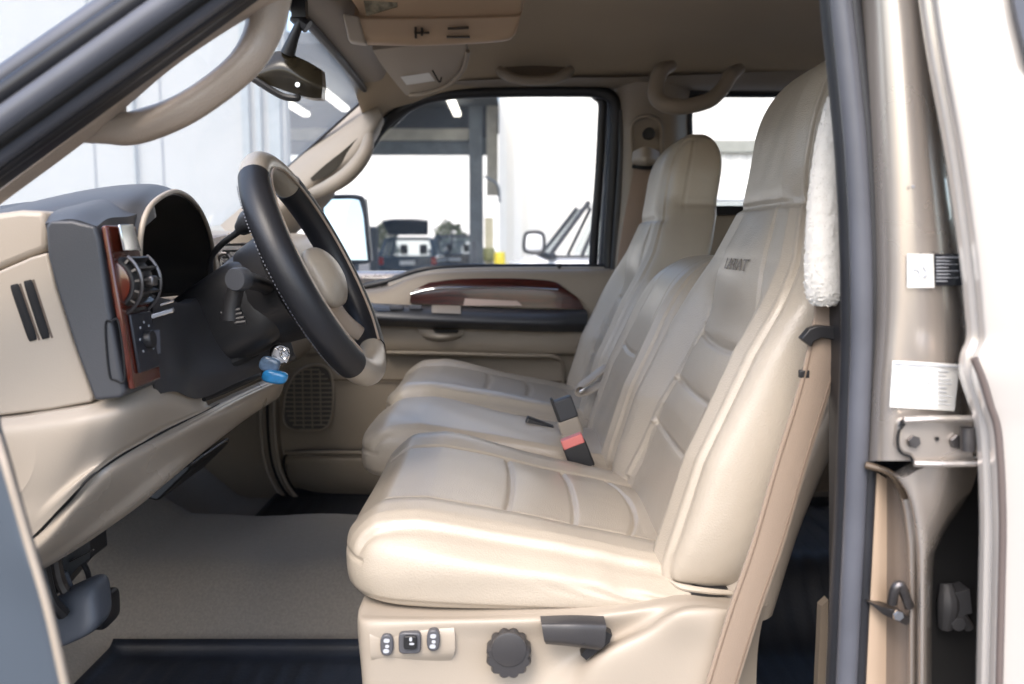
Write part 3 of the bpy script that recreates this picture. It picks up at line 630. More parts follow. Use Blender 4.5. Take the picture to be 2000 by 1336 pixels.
# interior mirror
im = part('interior_mirror', psurf([
    [(490, 138, 1.60), (540, 100, 1.60), (590, 115, 1.60), (628, 136, 1.60)],
    [(480, 152, 1.585), (545, 130, 1.58), (592, 150, 1.58), (630, 165, 1.585)],
    [(500, 156, 1.59), (550, 175, 1.59), (600, 190, 1.59), (628, 192, 1.59)]], nu=24, nv=20, thick=.03), mat('mirror_shell', (.035, .028, .017), rough=.2, noise=.2, nscale=20))
part('mirror_lip', tube([P(492, 152, 1.583), P(548, 186, 1.588), P(580, 192, 1.588), P(578, 186, 1.588)], .006, n=24, seg=8), 'black', im)
part('mirror_stalk', [tube([P(590, 35, 1.585), P(575, 70, 1.59), P(562, 105, 1.60)], [.007, .009, .013], n=16, seg=10), tube([P(575, 30, 1.59), P(588, 42, 1.59), P(602, 52, 1.59)], .012, n=10, seg=8), obox(P(585, 12, 1.58), (.012, 0, 0), (0, .01, 0), (0, 0, .02))], 'black', im)
part('mirror_knob', disc(P(582, 166, 1.575), (0, -1, 0), .0045, .004, seg=16), 'chrome', im)

# ---- near A pillar: seals, trim, grab handle
na = part('door_frame_pillar', [psurf([
    [(-640, 590, .76), (-640, 670, .755), (-640, 750, .765), (-640, 850, .79)],
    [(-160, 262, .745), (-160, 335, .74), (-160, 405, .75), (-160, 472, .778)],
    [(0, 150, .74), (0, 220, .735), (0, 290, .745), (0, 356, .775)],
    [(235, -8, .74), (250, 40, .735), (280, 85, .745), (330, 114, .775)],
    [(420, -140, .74), (440, -90, .735), (480, -50, .745), (545, -42, .775)]], nu=16, nv=40, thick=.012)], 'rubber')
def band(off, r, m, d, name):
    off *= .885
    a0, b0 = (-160, 262+off*1.03), (0, 153+off); a1, b1 = (235, -8+off*.95), (520, -203+off*.877)
    return part(name, tube([P(-640, 592+off*1.05, d+.02), P(*a0, d), P(*b0, d), P(*a1, d), P(*b1, d), P(640, -285+off*.85, d+.02), P(900, -430+off*.4, d+.04), P(1250, -440+off*.35, d+.045), P(1560, -420+off*.3, d+.05)], r, n=90, seg=12), m, na)
band(6, .010, 'rubber_grey', .735, 'seal_lip')
band(40, .009, 'rubber', .722, 'seal_bead')
band(72, .0035, mat('brass_line', (.22, .20, .15), rough=.4), .722, 'trim_line')
band(98, .011, 'rubber_grey', .722, 'seal_lip')
band(132, .007, 'dark', .724, 'seal_groove')
band(160, .010, 'rubber_grey', .738, 'seal_bead')
band(190, .009, 'rubber', .755, 'seal_bead')
ah = part('pillar_trim', psurf([
    [(-600, 780, .82), (-600, 830, .81), (-600, 880, .82)],
    [(-80, 400, .80), (-80, 430, .79), (-80, 455, .80)],
    [(0, 352, .80), (0, 372, .79), (0, 392, .80)],
    [(140, 246, .80), (142, 264, .79), (146, 284, .80)],
    [(238, 172, .80), (238, 190, .79), (242, 204, .80)],
    [(330, 104, .80), (330, 116, .79), (332, 128, .80)],
    [(440, 22, .80), (440, 36, .79), (444, 52, .80)],
    [(540, -50, .80), (540, -30, .79), (545, -5, .80)]], nu=12, nv=60, thick=.008), 'tan_leather')
part('grab_handle', tube([P(160, 262, .82), P(205, 254, .82), P(262, 250, .82), P(345, 221, .815), P(418, 176, .815), P(478, 124, .815), P(512, 66, .82), P(526, 0, .82), P(530, -60, .82)],
    [.008, .0125, .0148, .0140, .0136, .0142, .0160, .0185, .020], n=80, seg=20), 'tan_leather', ah)
part('handle_bridge', psurf([[(145, 255, .80), (200, 212, .80), (240, 180, .80)], [(152, 274, .81), (200, 244, .81), (236, 208, .81)], [(168, 278, .82), (205, 270, .82), (240, 236, .82)]], nu=14, nv=12, thick=.012), 'tan_leather', ah)
part('handle_bridge', psurf([[(482, 12, .80), (505, -15, .80), (560, -60, .80)], [(500, 30, .81), (522, 12, .81), (560, -20, .81)]], nu=14, nv=12, thick=.012), 'tan_leather', ah)

part('roof_rail', surf([[(x, .70, z-.10), (x, .72, z-.03), (x, .80, z+.03), (x, .95, z+.04)] for x, z in ((-.30, 1.80), (-.10, 1.85), (.3, 1.875), (.9, 1.875), (1.9, 1.84))], nu=16, nv=40, thick=.02, nrm=(0, .5, -.5)), 'paint_lit')
# ---- dashboard
ND = .88
db = part('dashboard', [], 'beige') if False else None
# central and passenger part of the dash
dash = part('dashboard', [surf([
    [(-1.10, y, 1.38) for y in (1.47, 1.8, 2.2, 2.48)],
    [(-.80, y, 1.435) for y in (1.47, 1.8, 2.2, 2.48)],
    [(-.60, y, 1.44) for y in (1.47, 1.8, 2.2, 2.48)],
    [(-.52, y, 1.42) for y in (1.47, 1.8, 2.2, 2.48)],
    [(-.50, y, 1.36) for y in (1.47, 1.8, 2.2, 2.48)],
    [(-.53, y, 1.28) for y in (1.47, 1.8, 2.2, 2.48)],
    [(-.54, y, 1.16) for y in (1.47, 1.8, 2.2, 2.48)],
    [(-.62, y, 1.08) for y in (1.47, 1.8, 2.2, 2.48)],
    [(-.85, y, 1.05) for y in (1.47, 1.8, 2.2, 2.48)]], nu=12, nv=60, thick=.02, nrm=(-1, 0, -.2))], 'beige')
part('dash_top', surf([[(-1.12, .86, 1.37), (-1.12, 1.48, 1.38)], [(-.9, .88, 1.41), (-.9, 1.48, 1.42)], [(-.74, .89, 1.42), (-.74, 1.48, 1.435)]], nu=12, nv=12, thick=.02, nrm=(0, 0, -1)), 'beige', dash)
# near end cap: upper piece, middle piece with slots, both facing the door
part('end_cap_upper', slab([(-430, 470), (-120, 430), (-20, 418), (40, 410), (86, 412), (92, 440), (92, 488), (40, 508), (-120, 575), (-430, 720)], ND+.004, .07), 'beige', dash, bevel=.006, seg=3)
cap = slab([(-430, 740), (-140, 590), (0, 528), (60, 502), (92, 493), (108, 560), (140, 660), (182, 776), (178, 786), (100, 800), (0, 812), (-140, 826), (-430, 850)], ND, .08)
part('end_cap', cap, 'beige', dash, bevel=.005, seg=3)
for a, b, m_ in (((31, 556), (68, 664), 'dark'), ((57, 548), (93, 660), 'dark')):
    part('cap_slot', tube([P(a[0]+(b[0]-a[0])*t, a[1]+(b[1]-a[1])*t, ND+.003) for t in (0, .04, .5, .96, 1)], [.003, .0055, .0058, .0055, .003], n=20, seg=16), m_, dash)
    part('slot_edge', tube([P(a[0]+9, a[1]-2, ND+.001), P(b[0]+10, b[1], ND+.001)], [.0016, .0016], n=8, seg=8), mat('slot_brown', (.11, .08, .06), rough=.6), dash)
# lower beige shell: end face, rounded corner, receding knee panel
low = part('lower_panel', psurf([
    [(-430, 856, .875), (0, 818, .875), (90, 806, .875), (180, 790, .88), (270, 755, .93), (345, 735, 1.04), (392, 772, 1.16), (398, 768, 1.20)],
    [(-430, 886, .865), (0, 850, .865), (90, 840, .865), (180, 828, .868), (262, 800, .90), (335, 782, 1.0), (392, 785, 1.14), (400, 776, 1.20)],
    [(-430, 966, .87), (0, 940, .87), (70, 930, .87), (150, 912, .880), (238, 868, .905), (322, 824, .995), (400, 795, 1.14), (406, 790, 1.20)],
    [(-430, 1056, .878), (-60, 1030, .878), (0, 1020, .878), (70, 1003, .879), (190, 912, .888), (300, 846, .980), (405, 797, 1.145), (412, 796, 1.20)],
    [(-140, 1110, .89), (-80, 1100, .89), (-20, 1085, .89), (48, 1061, .885), (190, 920, .890), (305, 850, .988), (408, 800, 1.150), (416, 799, 1.21)]], nu=80, nv=50, thick=.03, nrm=(-.5, .5, 0)), 'beige', dash)
kn = part('knee_panel', psurf([
    [(-120, 1120, .905), (48, 1063, .888), (130, 985, .891), (214, 902, .907), (340, 832, 1.037), (450, 777, 1.27), (545, 735, 1.60)],
    [(-110, 1140, .90), (60, 1082, .888), (160, 985, .893), (250, 905, .925), (370, 838, 1.055), (470, 780, 1.28), (555, 742, 1.60)],
    [(-100, 1165, .91), (70, 1100, .91), (205, 1000, .94), (300, 922, .985), (395, 855, 1.12), (485, 800, 1.32), (552, 760, 1.62)],
    [(-90, 1180, .95), (82, 1112, .95), (240, 1010, .98), (330, 938, 1.03), (400, 880, 1.16), (490, 812, 1.36), (548, 775, 1.64)],
    [(-90, 1175, 1.06), (90, 1105, 1.06), (250, 1000, 1.10), (330, 930, 1.16), (400, 872, 1.26), (490, 805, 1.42), (545, 772, 1.68)]], nu=80, nv=40, thick=.012, nrm=(-.3, .9, .2)), mat('gloss_beige', (.36, .308, .25), rough=.28, noise=.02), dash)
part('panel_joint', tube([P(48, 1062, .886), P(130, 984, .888), P(190, 921, .891), P(305, 850.5, .988), P(408, 800.5, 1.15), P(450, 777, 1.268)], .0016, n=50, seg=6), 'dark', dash)
# slate instrument surround: near end
IP0, IP1 = .868, .95
ipts = [(88, 442), (96, 430), (140, 430), (186, 442), (194, 470), (212, 600), (244, 768), (236, 778), (184, 783), (150, 690), (108, 560), (92, 498)]
ip = part('instrument_panel', extr([P(u, v, IP0) for u, v in ipts], (0, IP1-IP0, 0)), 'gray', dash, bevel=.006, seg=3)
# top pad rising to the hood
arch = [(270, 590, .975), (268, 520, .965), (270, 455, .965), (285, 408, .985), (312, 383, 1.04), (340, 374, 1.12), (368, 388, 1.21), (392, 420, 1.29), (408, 465, 1.36), (416, 520, 1.41), (418, 575, 1.42)]
A0 = [P(*q) for q in arch]
def fwd(p, dx, k, dz): 
    c = Vector((p.x, 1.19, 1.38)); q = Vector((p.x-dx, c.y+(p.y-c.y)*k, c.z+(p.z-c.z)*k+dz)); return q
ih = part('instrument_hood', surf([A0, [fwd(p, .03, 1.05, .004) for p in A0], [fwd(p, .12, 1.03, -.005) for p in A0], [fwd(p, .30, .95, -.04) for p in A0]], nu=60, nv=20, thick=.006, nrm=(0, 0, -.5)), 'gray', dash)
part('hood_rim', tube([Vector((p.x+.003, p.y, p.z)) for p in A0], [.002, .0025, .003, .003, .003, .003, .003, .003, .003, .0025, .002], n=80, seg=10), 'beige', ih)
inn = [fwd(p, -.0, .96, 0) for p in A0]
part('cluster_recess', [surf([inn, [fwd(p, .06, .93, 0) for p in A0], [fwd(p, .17, .80, -.01) for p in A0]], nu=50, nv=10, thick=.004, nrm=(0, 0, .2)),
                        extr([fwd(p, .17, .82, -.01) for p in A0], (-.01, 0, 0))], 'black', ih)
cl = part('gauge_face', extr([fwd(p, .14, .74, -.01) for p in A0], (-.005, 0, 0)), mat('gauge_black', (.012, .012, .015), rough=.7), ih)
for yy, zz, r_ in ((1.09, 1.36, .05), (1.28, 1.36, .05), (1.185, 1.39, .03)):
    part('gauge_ring', tube([(-.565, yy+r_*math.cos(t), zz+r_*math.sin(t)) for t in np.linspace(0, 2*math.pi, 17)[:-1]], .0015, n=32, seg=6, closed=True), 'metal', ih)
part('pad_top', surf([
    [P(88, 436, IP0+.002), P(140, 428, IP0+.002), P(189, 442, IP0+.002)],
    [P(104, 414, .91), P(165, 406, .91), P(214, 426, .91)],
    [P(140, 402, .98), P(205, 390, .98), P(262, 420, .965)],
    [P(200, 396, 1.1), P(260, 374, 1.10), P(300, 392, 1.03)]], nu=20, nv=24, thick=.02, nrm=(0, .3, -.9)), 'gray', dash)
# rear-facing fascia at the near end
def FR(t, s, off=0.):                 # t down the face, s = world y
    top, bot = P(188, 445, IP0), P(243, 768, IP0)
    p = top.lerp(bot, t); nn = Vector((-(bot-top).z, 0, (bot-top).x)).normalized()
    if nn.x < 0: nn = -nn
    return Vector((p.x, s, p.z))+nn*off
def fpanel(t0, t1, s0, s1, off, th=.004): return [FR(t0, s0, off), FR(t0, s1, off), FR(t1, s1, off), FR(t1, s0, off)]
nn = (FR(0, 1, 1)-FR(0, 1, 0))
wf = part('wood_fascia', extr(fpanel(-.01, .985, .872, .941, .0025), nn*.006), 'wood_bright', dash, bevel=.002)
part('fascia_glint', extr([FR(-.01, .885, .013), FR(-.02, .925, .0095), FR(.15, .935, .0095), FR(.15, .887, .013)], nn*.003), 'chrome', dash, bevel=.001, label='bright plate standing in for the sky reflection on the gloss wood above the side vent')  # chrome plate added as the bright reflection on the wood fascia
vc = FR(.335, .908, -.006)
vent = part('side_vent', disc(vc-Vector((0, .024, 0)), (0, 1, 0), .0285, .050, seg=48), 'black', dash)
part('vent_wheel', disc(vc-Vector((.001, .028, 0)), (0, 1, 0), .0245, .005, seg=40), 'wood_bright', vent)
sl = []
for k in range(6):
    an = math.radians(48-k*21)
    dr = Vector((math.cos(an), 0, math.sin(an)))
    sl.append(obox(vc+dr*.031, dr*.004, (0, .023, 0), Vector((-dr.z, 0, dr.x))*.0011))
part('vent_slats', sl, 'metal', vent, smooth=False)
for s in (-.023, .024):
    part('vent_fin', tube([vc+Vector((math.cos(a)*.034, s, math.sin(a)*.034)) for a in np.linspace(math.radians(52), math.radians(-60), 9)], .002, n=20, seg=6), 'metal', vent)
part('vent_knob', obox(vc+Vector((.033, .002, .002)), (.005, 0, 0), (0, .007, 0), (0, 0, .005)), 'metal', vent, bevel=.002)
lp = part('light_switch_panel', extr(fpanel(.535, .90, .884, .934, .009), nn*.003), 'label_black', dash, bevel=.001)
kc = FR(.71, .912, .011)
part('switch_knob', disc(kc, nn, .0095, .008, seg=24), 'black', lp)
for a in np.linspace(-2.2, 2.2, 7):
    part('switch_mark', obox(kc+Vector((0, math.sin(a)*.016, 0))+(FR(0, 0)-FR(1, 0)).normalized()*math.cos(a)*.018+nn*.0005, nn*.0006, (0, .0018, 0), (FR(0, 0)-FR(1, 0)).normalized()*.0012), 'pale_ink', lp, smooth=False)
ft = [(212, 632), (228, 628), (238, 736), (222, 742)]
part('fuse_cover_line', tube([P(206, 636, IP0-.001), P(218, 628, IP0-.001), P(232, 632, IP0-.001), P(244, 738, IP0-.001), P(224, 742, IP0-.001), P(213, 728, IP0-.001)], .001, n=60, seg=6, closed=True), 'dark', dash)
# dark trim right of the fascia, column surround
bz = part('cluster_bezel', psurf([
    [(296, 575, .965), (330, 585, 1.02), (372, 590, 1.12), (420, 545, 1.30), (470, 500, 1.50)],
    [(298, 600, .96), (330, 602, 1.01), (372, 608, 1.10), (430, 600, 1.22), (520, 585, 1.36)],
    [(300, 680, .955), (335, 680, 1.0), (378, 680, 1.09), (450, 670, 1.18), (560, 650, 1.32)],
    [(300, 745, .955), (340, 740, 1.0), (385, 735, 1.09), (470, 715, 1.18), (575, 690, 1.32)],
    [(300, 772, .955), (345, 765, 1.0), (392, 778, 1.11), (480, 740, 1.20), (580, 700, 1.34)]], nu=50, nv=40, thick=.03, nrm=(-.6, .6, 0)), mat('charcoal', (.032, .033, .038), rough=.45, noise=.05, bump=.2, bscale=700), dash)
part('bezel_slot', tube([P(442, 712, 1.165), P(472, 698, 1.18), P(498, 690, 1.22)], [.006, .009, .006], n=14, seg=8), 'dark', bz)
part('bezel_joint', tube([P(345, 590, 1.055), P(350, 660, 1.055), P(352, 740, 1.058)], .0015, n=20, seg=6), 'dark', bz)
part('dimmer_switch', [obox(P(307, 668, .95), (.002, .003, 0), (0, .002, 0), (0, 0, .013))], 'rubber_grey', bz, bevel=.001)
part('bezel_clip', [obox(P(318, 612, .965), (.009, .008, .003), (0, .002, 0), (0, 0, .0025)), obox(P(326, 592, .99), (.006, .006, .002), (0, .002, 0), (0, 0, .0015))], 'chrome', bz, bevel=.0008)
part('pedal_release', tube([P(398, 780, 1.14), P(430, 766, 1.18), P(480, 744, 1.24), P(520, 728, 1.30)], [.003, .005, .005, .004], n=24, seg=8), 'black', dash)
# centre stack behind the wheel
cs = part('centre_stack', psurf([
    [(405, 470, 1.52), (440, 460, 1.60), (500, 455, 1.75), (560, 452, 1.98)],
    [(410, 520, 1.50), (445, 510, 1.58), (505, 505, 1.72), (565, 500, 1.95)],
    [(415, 600, 1.52), (450, 600, 1.60), (510, 590, 1.74), (570, 570, 1.97)]], nu=20, nv=12, thick=.02, nrm=(-1, 0, 0)), 'wood', dash)
for k in range(4):
    part('centre_vent_slat', obox(P(462, 478+k*12, 1.56), (.012, .035, 0), (-.002, .001, 0), (0, 0, .002)), 'black', cs, smooth=False)
part('gauge_bezel', tube([P(438+13*math.cos(t), 512+18*math.sin(t), 1.54) for t in np.linspace(0, 2*math.pi, 13)[:-1]], .004, n=30, seg=8, closed=True), 'metal', cs)
part('centre_cap', psurf([[(445, 456, 1.53), (520, 452, 1.60)], [(450, 476, 1.52), (520, 470, 1.60)]], nu=6, nv=4, thick=.02), 'beige', cs)
part('dash_speaker_cover', psurf([[(0, 402, 1.25), (60, 394, 1.30), (98, 398, 1.30)], [(0, 415, 1.2), (50, 405, 1.22), (96, 404, 1.24)]], nu=10, nv=5, thick=.015, nrm=(0, 0, -1)), 'gray', dash)

# ---- steering column and wheel
WC = P(620, 527, 1.22); tilt = math.radians(26.5)
TU = Vector((-math.sin(tilt), 0, math.cos(tilt)))        # up along the wheel plane
NW = Vector((math.cos(tilt), 0, math.sin(tilt)))         # face normal, towards the driver
YV = Vector((0, 1, 0))
RW = .155
def wp(th, r=RW, off=0.): return WC + (TU*math.cos(th)+YV*math.sin(th))*r + NW*off
sw = part('steering_wheel', [disc(WC-NW*.05, NW, .055, .03)], 'black')
def arc(t0, t1, r, off, rad, m, name, n=40, seg=18, **k):
    return part(name, tube([wp(t, r, off) for t in np.linspace(t0, t1, 14)], rad, n=n, seg=seg, **k), m, sw)
d2 = math.radians
arc(d2(-148), d2(-33), RW, 0, .0200, 'black_leather', 'rim_grip', seg=22)
arc(d2(33), d2(148), RW, 0, .0205, 'black_leather', 'rim_grip', seg=22)
arc(d2(-33.5), d2(33.5), RW, 0, .0188, 'leather', 'rim_cover', seg=22)
arc(d2(147.5), d2(212.5), RW, 0, .0188, 'leather', 'rim_cover', seg=22)
arc(d2(-150), d2(150), RW-.012, .0175, .0018, 'tan_leather', 'rim_stitching', n=90, seg=6)
st = []
for t in np.linspace(d2(-145), d2(-40), 60):
    st.append(obox(wp(t, RW+.010, -.0185), (wp(t+.008)-wp(t))*.9, NW*.0006, (wp(t, 1)-wp(t, 0)).normalized()*.0006))
part('rim_thread', st, 'rubber_grey', sw, smooth=False)
def hub(a, b, c):
    x = WC.x+TU.x*a*.044-TU.x*.014+NW.x*(.004+c*.024*(1-.45*a*a-.45*b*b)); z_ = WC.z+TU.z*a*.044-TU.z*.014+NW.z*(.004+c*.024*(1-.45*a*a-.45*b*b)); y = WC.y+b*.052
    return x+0*b, y, z_+0*b
part('airbag_cover', superbox(hub, (24, 24, 8), p=3.2), 'leather', sw)
for t0, r1 in ((d2(-95), .142), (d2(95), .142), (d2(-140), .145), (d2(140), .145)):
    part('spoke', tube([wp(t0, .04, -.014), wp(t0, .095, -.014), wp(t0, r1, -.004)], [.017, .013, .011], n=14, seg=12, flat=.6), 'black_leather' if abs(t0) < 2 else 'tan_leather', sw)
for s in (-1, 1):
    part('wheel_switch', obox(wp(s*d2(88), .088, .0), TU*.014, YV*.009, NW*.005), 'black', sw, bevel=.003)
def col(a, b, c):
    k = (a+1)/2   # 0 front .. 1 wheel
    L = -.26+k*.215
    rr = .052+.016*k
    off = -.012*(1-k)
    return (WC.x+NW.x*L+TU.x*(c*rr+off), WC.y+b*rr*1.15, WC.z+NW.z*L+TU.z*(c*rr+off))
scol = part('steering_column', superbox(col, (30, 24, 24), p=3.5), 'black')
part('column_cowl', tube([WC-NW*.045, WC-NW*.085], [.078, .070], n=10, seg=36), 'black', scol)
kb = P(474, 545, 1.06)
part('turn_stalk', [tube([P(520, 560, 1.14), P(500, 552, 1.10), kb], [.010, .010, .012], n=14, seg=14)], 'black', scol)
part('stalk_tip', disc(kb+Vector((0, .004, 0)), (-.25, -1, 0), .014, .02, seg=24), 'gray', scol)
part('tilt_lever', [tube([P(462, 560, 1.08), P(452, 600, 1.08), P(450, 625, 1.08)], [.010, .011, .012], n=14, seg=12)] + [tube([P(432+k, 612+k*.7, 1.075), P(470+k*.4, 604+k*.9, 1.075)], .0028, n=6, seg=8) for k in (0, 9, 18, 27)], 'black', scol)
gs = part('gear_lever', tube([P(412, 540, 1.36), P(412, 505, 1.34), P(432, 478, 1.31), P(462, 455, 1.28), P(482, 435, 1.26)], [.004, .0045, .0045, .005, .008], n=40, seg=12), 'gray', scol)
part('gear_knob', tube([P(472, 446, 1.27), P(488, 430, 1.255), P(503, 414, 1.24)], [.011, .016, .012], n=16, seg=16), 'gray', gs)
ign = part('ignition_lock', disc(P(545, 690, 1.20), (.4, -.9, 0), .013, .012, seg=20), 'chrome', scol)

kr = thing('key_ring', 'bunch of keys with a blue plastic fob hanging from the ignition below the steering wheel', 'keys', P(552, 690, 1.18))
mk('key_blade', obox(P(548, 694, 1.18), (.010, 0, -.006), (0, .001, 0), (.002, 0, .005)), 'chrome', kr, bevel=.0008)
mk('split_ring', tube([P(556+9*math.cos(t), 692+9*math.sin(t), 1.175) for t in np.linspace(0, 2*math.pi, 11)[:-1]], .001, n=26, seg=6, closed=True), 'chrome', kr)
mk('fob', superbox(lambda a, b, c: (P(537, 736, 1.17).x+a*.0165+c*.003, 1.17+b*.008, P(537, 736, 1.17).z+c*.0085-a*.003), (14, 8, 10), p=3), 'blue', kr)
mk('remote', superbox(lambda a, b, c: (P(527, 712, 1.175).x+a*.013+c*.004, 1.175+b*.006, P(527, 712, 1.175).z+c*.010-a*.004), (14, 8, 10), p=3), 'blue_pale', kr)
mk('key_strap', tube([P(506, 704, 1.18), P(514, 716, 1.175), P(510, 735, 1.18)], .0012, n=14, seg=6), 'black', kr)

# ---- pedals
pe = part('pedal_bracket', [extr([P(78, 1110, 1.12), P(175, 1052, 1.16), P(178, 1090, 1.16), P(150, 1110, 1.15), P(100, 1170, 1.12)], (0, .05, 0)),
                            tube([P(160, 1095, 1.16), P(172, 1120, 1.15), P(175, 1145, 1.12)], .004, n=12, seg=8)], 'black', bevel=.002)
part('parking_brake_arm', tube([P(85, 1110, 1.06), P(100, 1170, 1.05), P(125, 1200, 1.06)], .008, n=12, seg=8), 'black', pe)
part('brake_pedal', [superbox(lambda a, b, c: (P(155, 1192, 1.10).x+a*.034-c*.006, 1.10+b*.030+c*.01, P(155, 1192, 1.10).z+c*.030+a*.016), (16, 12, 12), p=4), tube([P(120, 1120, 1.12), P(140, 1170, 1.12)], .008, n=8, seg=8)], mat('pedal_rubber', (.10, .11, .13), rough=.45, bump=.4, bscale=200), pe)
part('pedal_pad', superbox(lambda a, b, c: (P(208, 1188, 1.14).x+a*.008, 1.14+b*.03, P(208, 1188, 1.14).z+c*.022), (8, 10, 10), p=4), 'black', pe)
part('pedal_arm', [tube([P(105, 1070, 1.10), P(120, 1140, 1.10), P(150, 1180, 1.10)], .007, n=12, seg=8), obox(P(160, 1085, 1.14), (.016, 0, .008), (0, .002, 0), (-.0004, 0, .0008))], 'metal', pe)
part('console_bracket', extr([P(275, 972, 1.35), P(330, 925, 1.38), P(372, 905, 1.40), P(372, 918, 1.40), P(308, 980, 1.36)], (0, .2, 0)), 'black', TR, bevel=.004)
# kick panel on the far side
part('kick_panel', psurf([
    [(380, 790, 2.52), (470, 770, 2.50), (530, 760, 2.48), (545, 760, 2.53)],
    [(380, 900, 2.52), (470, 890, 2.50), (532, 880, 2.47), (552, 880, 2.53)],
    [(400, 960, 2.52), (480, 960, 2.50), (552, 950, 2.46), (575, 945, 2.53)],
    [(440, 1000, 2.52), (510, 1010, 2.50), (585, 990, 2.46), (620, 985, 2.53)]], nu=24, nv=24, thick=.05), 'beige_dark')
for k_ in (0, 14, 26):
    part('door_gasket', tube([P(508+k_, 770, 2.465), P(510+k_, 850, 2.46), P(522+k_, 920, 2.455), P(556+k_, 975, 2.45), P(620+k_, 1000, 2.455)], (.007, .004, .007)[k_//13], n=40, seg=8), ('beige_dark', 'dark', 'beige_dark')[k_//13])

# ---- open driver door, its edge near the camera at lower left
od = part('driver_door', surf([
    [P(-260, 560, .60), P(-120, 600, .57), P(-22, 800, .54), P(-8, 850, .53)],
    [P(-260, 900, .58), P(-120, 900, .55), P(-20, 900, .52), P(8, 905, .51)],
    [P(-260, 1060, .57), P(-100, 1060, .54), P(20, 1060, .505), P(52, 1062, .50)],
    [P(-260, 1200, .56), P(-80, 1200, .53), P(60, 1200, .50), P(92, 1200, .49)],
    [P(-260, 1400, .55), P(-60, 1400, .52), P(100, 1400, .49), P(135, 1400, .48)]], nu=30, nv=40, thick=.03, nrm=(-.4, .9, 0)), mat('door_sky_tint', (.055, .07, .09), rough=.5, noise=.04))  # blue of the reflected sky is mixed into the door colour
part('door_edge', tube([P(-6, 850, .53), P(10, 905, .51), P(56, 1062, .50), P(96, 1200, .49), P(140, 1400, .48)], .0024, n=40, seg=10), 'beige_dark', od)

# ---- driver-side B pillar, weatherstrip
wst = [(1560, -420, .80), (1604, -80, .80), (1606, 0, .80), (1622, 150, .80), (1636, 300, .80), (1645, 480, .80), (1647, 650, .80), (1642, 800, .80), (1636, 950, .80), (1626, 1150, .80), (1614, 1400, .80)]
seal = part('weatherstrip', tube([P(u+18, v, d+.006) for u, v, d in wst], .0105, n=90, seg=14), 'rubber')
part('seal_bulb', tube([P(u+36, v, d-.018) for u, v, d in wst], .0095, n=90, seg=14), 'rubber_grey', seal)
part('seal_lip', tube([P(u+60, v, d-.016) for u, v, d in wst], .0065, n=90, seg=12), 'rubber', seal)
part('trim_edge', tube([P(u+3, v, d+.012) for u, v, d in wst], .004, n=90, seg=8), 'beige', seal)
rows = []
for v, us in ((-430, (1622, 1646, 1672, 1700, 1728, 1742, 1752)), (-80, (1660, 1685, 1712, 1745, 1780, 1800, 1812)), (150, (1678, 1700, 1730, 1765, 1800, 1825, 1840)), (400, (1694, 1712, 1740, 1775, 1820, 1855, 1875)),
              (600, (1698, 1715, 1740, 1775, 1830, 1875, 1900)), (760, (1692, 1706, 1728, 1765, 1830, 1880, 1915)), (900, (1682, 1700, 1725, 1765, 1830, 1880, 1915))):
    ds = (.80, .775, .757, .750, .754, .778, .85)
    rows.append([(u, v, d) for u, d in zip(us, ds)])
bp = part('door_pillar', psurf(rows, nu=40, nv=60, thick=.03), 'paint')
part('pillar_foot', psurf([
    [(1690, 905, .772), (1730, 916, .76), (1765, 932, .752), (1800, 915, .752), (1860, 900, .756), (1912, 895, .80)],
    [(1752, 945, .79), (1768, 960, .77), (1782, 985, .752), (1808, 985, .752), (1850, 985, .765), (1896, 960, .81)],
    [(1778, 1020, .79), (1784, 1030, .77), (1792, 1050, .752), (1812, 1060, .752), (1826, 1065, .77), (1840, 1050, .81)],
    [(1786, 1120, .79), (1790, 1125, .77), (1796, 1130, .752), (1808, 1130, .752), (1816, 1130, .77), (1822, 1130, .81)],
    [(1786, 1400, .79), (1790, 1400, .77), (1796, 1400, .752), (1806, 1400, .752), (1814, 1400, .77), (1820, 1400, .81)]], nu=40, nv=50, thick=.02), 'paint', bp)
part('scuff_trim', psurf([
    [(1672, 905, .80), (1690, 914, .785), (1715, 925, .783), (1732, 935, .79)],
    [(1668, 1100, .80), (1688, 1100, .783), (1712, 1100, .783), (1732, 1100, .79)],
    [(1660, 1400, .80), (1680, 1400, .783), (1706, 1400, .783), (1730, 1400, .79)]], nu=16, nv=30, thick=.02), mat('tan_trim', (.50, .38, .28), rough=.35, coat=.3), bp)
part('channel', psurf([
    [(1732, 930, .795), (1750, 940, .80), (1790, 960, .795)],
    [(1732, 1150, .795), (1755, 1150, .802), (1792, 1150, .795)],
    [(1730, 1400, .795), (1755, 1400, .802), (1792, 1400, .795)]], nu=10, nv=16, thick=.01), mat('taupe_paint', (.25, .20, .165), rough=.4), bp)
part('channel_edge', tube([P(1690, 908, .77), P(1730, 920, .765), P(1752, 940, .765), P(1772, 985, .775), P(1784, 1060, .78)], .003, n=30, seg=8), mat('edge_brown', (.10, .07, .045), rough=.5), bp)
